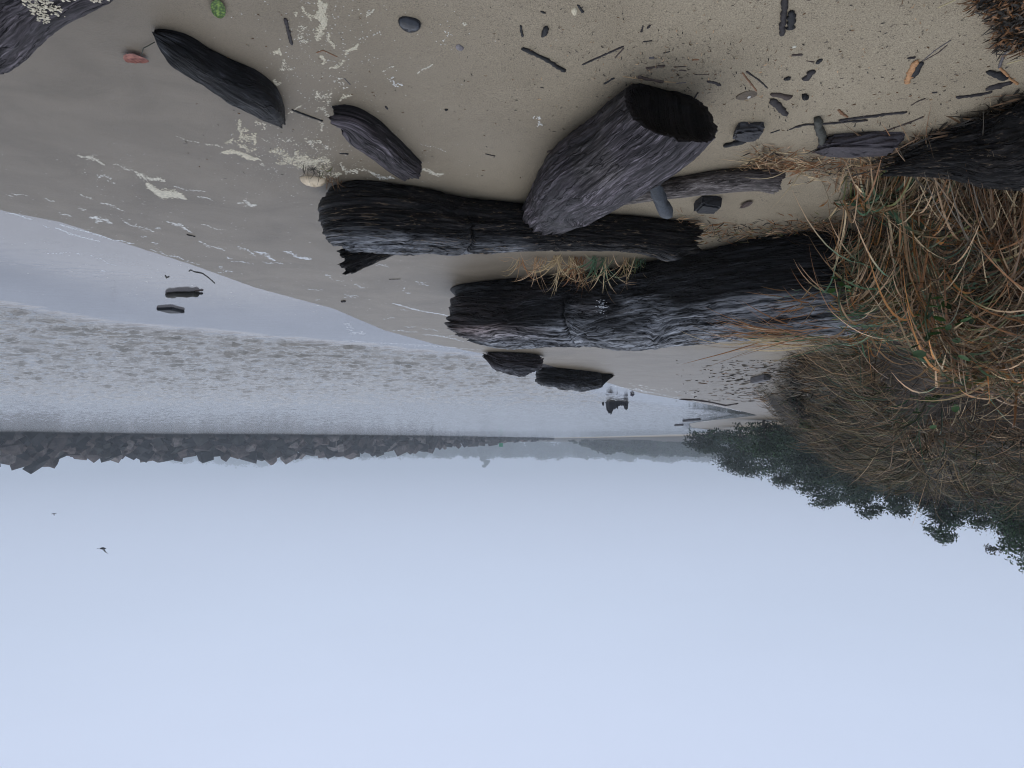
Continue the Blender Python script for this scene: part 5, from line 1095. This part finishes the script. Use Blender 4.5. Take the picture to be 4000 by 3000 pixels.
def surface_at(Vw, x, y):
    q = Vw - np.array([0, 0, ZC]); d = q @ FWD; px = 2000 - q @ RIGHT / d * FPX; py = 1500 + q @ UP / d * FPX
    k = np.argsort((px - x) ** 2 + (py - y) ** 2)[:60]; return Vw[k[np.argmin(d[k])]]
def spots(name, Vw, root, x, y, r_px, n, col, seed, rr):
    r = np.random.default_rng(seed); pts = np.array([surface_at(Vw, x + r.normal(0, r_px), y + r.normal(0, r_px * 1.3)) for _ in range(n)]) + r.normal(0, .006, (n, 3)); rd = r.uniform(*rr, n)
    bubbles(name, pts - np.array(root.location), rd, r.uniform(0, 6, n), r.uniform(1, 1.7, n), rd * .5, np.array(col) * r.uniform(.6, 1.1, (n, 1)), seed, parent=root, kind='stuff')
spots('white_lichen', F_V, F_, 2345, 1196, 11, 90, (.7, .72, .74), 31, (.003, .008))  # patch of white lichen by the crack, built from small domes
def straw_on(root3, n, L, lean, pal, label, seed):
    r = np.random.default_rng(seed); root = np.array(root3)[r.integers(0, len(root3), n)] + r.normal(0, .10, (n, 3)) * [1.6, 1, .3]
    d0 = np.array(lean)[None] + r.normal(0, .16, (n, 3)); V, F, C, nv, sg_ = blades(root, d0, r.uniform(*L, n), r.uniform(.004, .013, n), r.uniform(.0, .5, n), pal, 8, seed, .12, floor=None)
    org = root[0]; e = obj("grass_tuft", None, None, org, label=label, cat="grass tuft", group="grass tufts caught between the logs"); split_blades("grass_blade", (V - org, F, C, nv, sg_), e, 20, np.argsort(-r.random(n)), "thin_blades")
straw_on([surface_at(F_V, 3090, 1322) + [0, 0, .02], surface_at(F_V, 3130, 1300) + [0, 0, .02], surface_at(F_V, 3180, 1318) + [0, 0, .03]], 110, (.35, .75), (1, -.15, .08), ['tan', 'straw', 'straw', 'rust', 'rust', 'brown', 'green'], "sheaf of flattened straw lying along the silver top of the biggest log", 711)
straw_on([surface_at(F_V, 3190, 1180) + [0, 0, .02], surface_at(F_V, 3230, 1100) + [0, 0, .02]], 40, (.3, .6), (.7, -.6, .3), ['tan', 'rust', 'straw', 'green', 'brown'], "few bent orange blades leaning out over the black side of the biggest log", 712)

def hanging(n, xs, ys, seed):
    r = np.random.default_rng(seed); sp_ = np.array([surface_at(F_V, r.uniform(*xs), r.uniform(*ys)) for _ in range(60)]); k = r.integers(0, 60, n); root = sp_[k] + r.normal(0, .035, (n, 3)) + [0, 0, .01]
    lean = r.normal(0, .35, (60, 3))[k]; d0 = np.array([[-.25, -.8, 0]]) + lean + r.normal(0, .18, (n, 3)); d0[:, 2] = r.uniform(.0, .7, n)
    wd = .004 + .012 * r.random(n) ** 2; L = r.uniform(.35, .95, n); V, F, C, nv, sg_ = blades(root, d0, L, wd, r.uniform(1.2, 2.6, n), MIXED, 10, seed, .12)
    C = C * np.repeat(.25 + 1.0 * ((wd - .004) / .012) ** .5, nv)[:, None]
    org = sp_[0]; e = obj("grass_tussock", None, None, org, label="dense green rooted tussock hanging straight down over the buried end of the biggest log", cat="grass tussock", group="grass tussocks on the bank beside the logs"); split_blades("grass_blade", (V - org, F, C, nv, sg_), e, 70, np.argsort(-wd * L), "thin_blades")
hanging(900, (3230, 3560), (960, 1330), 720)
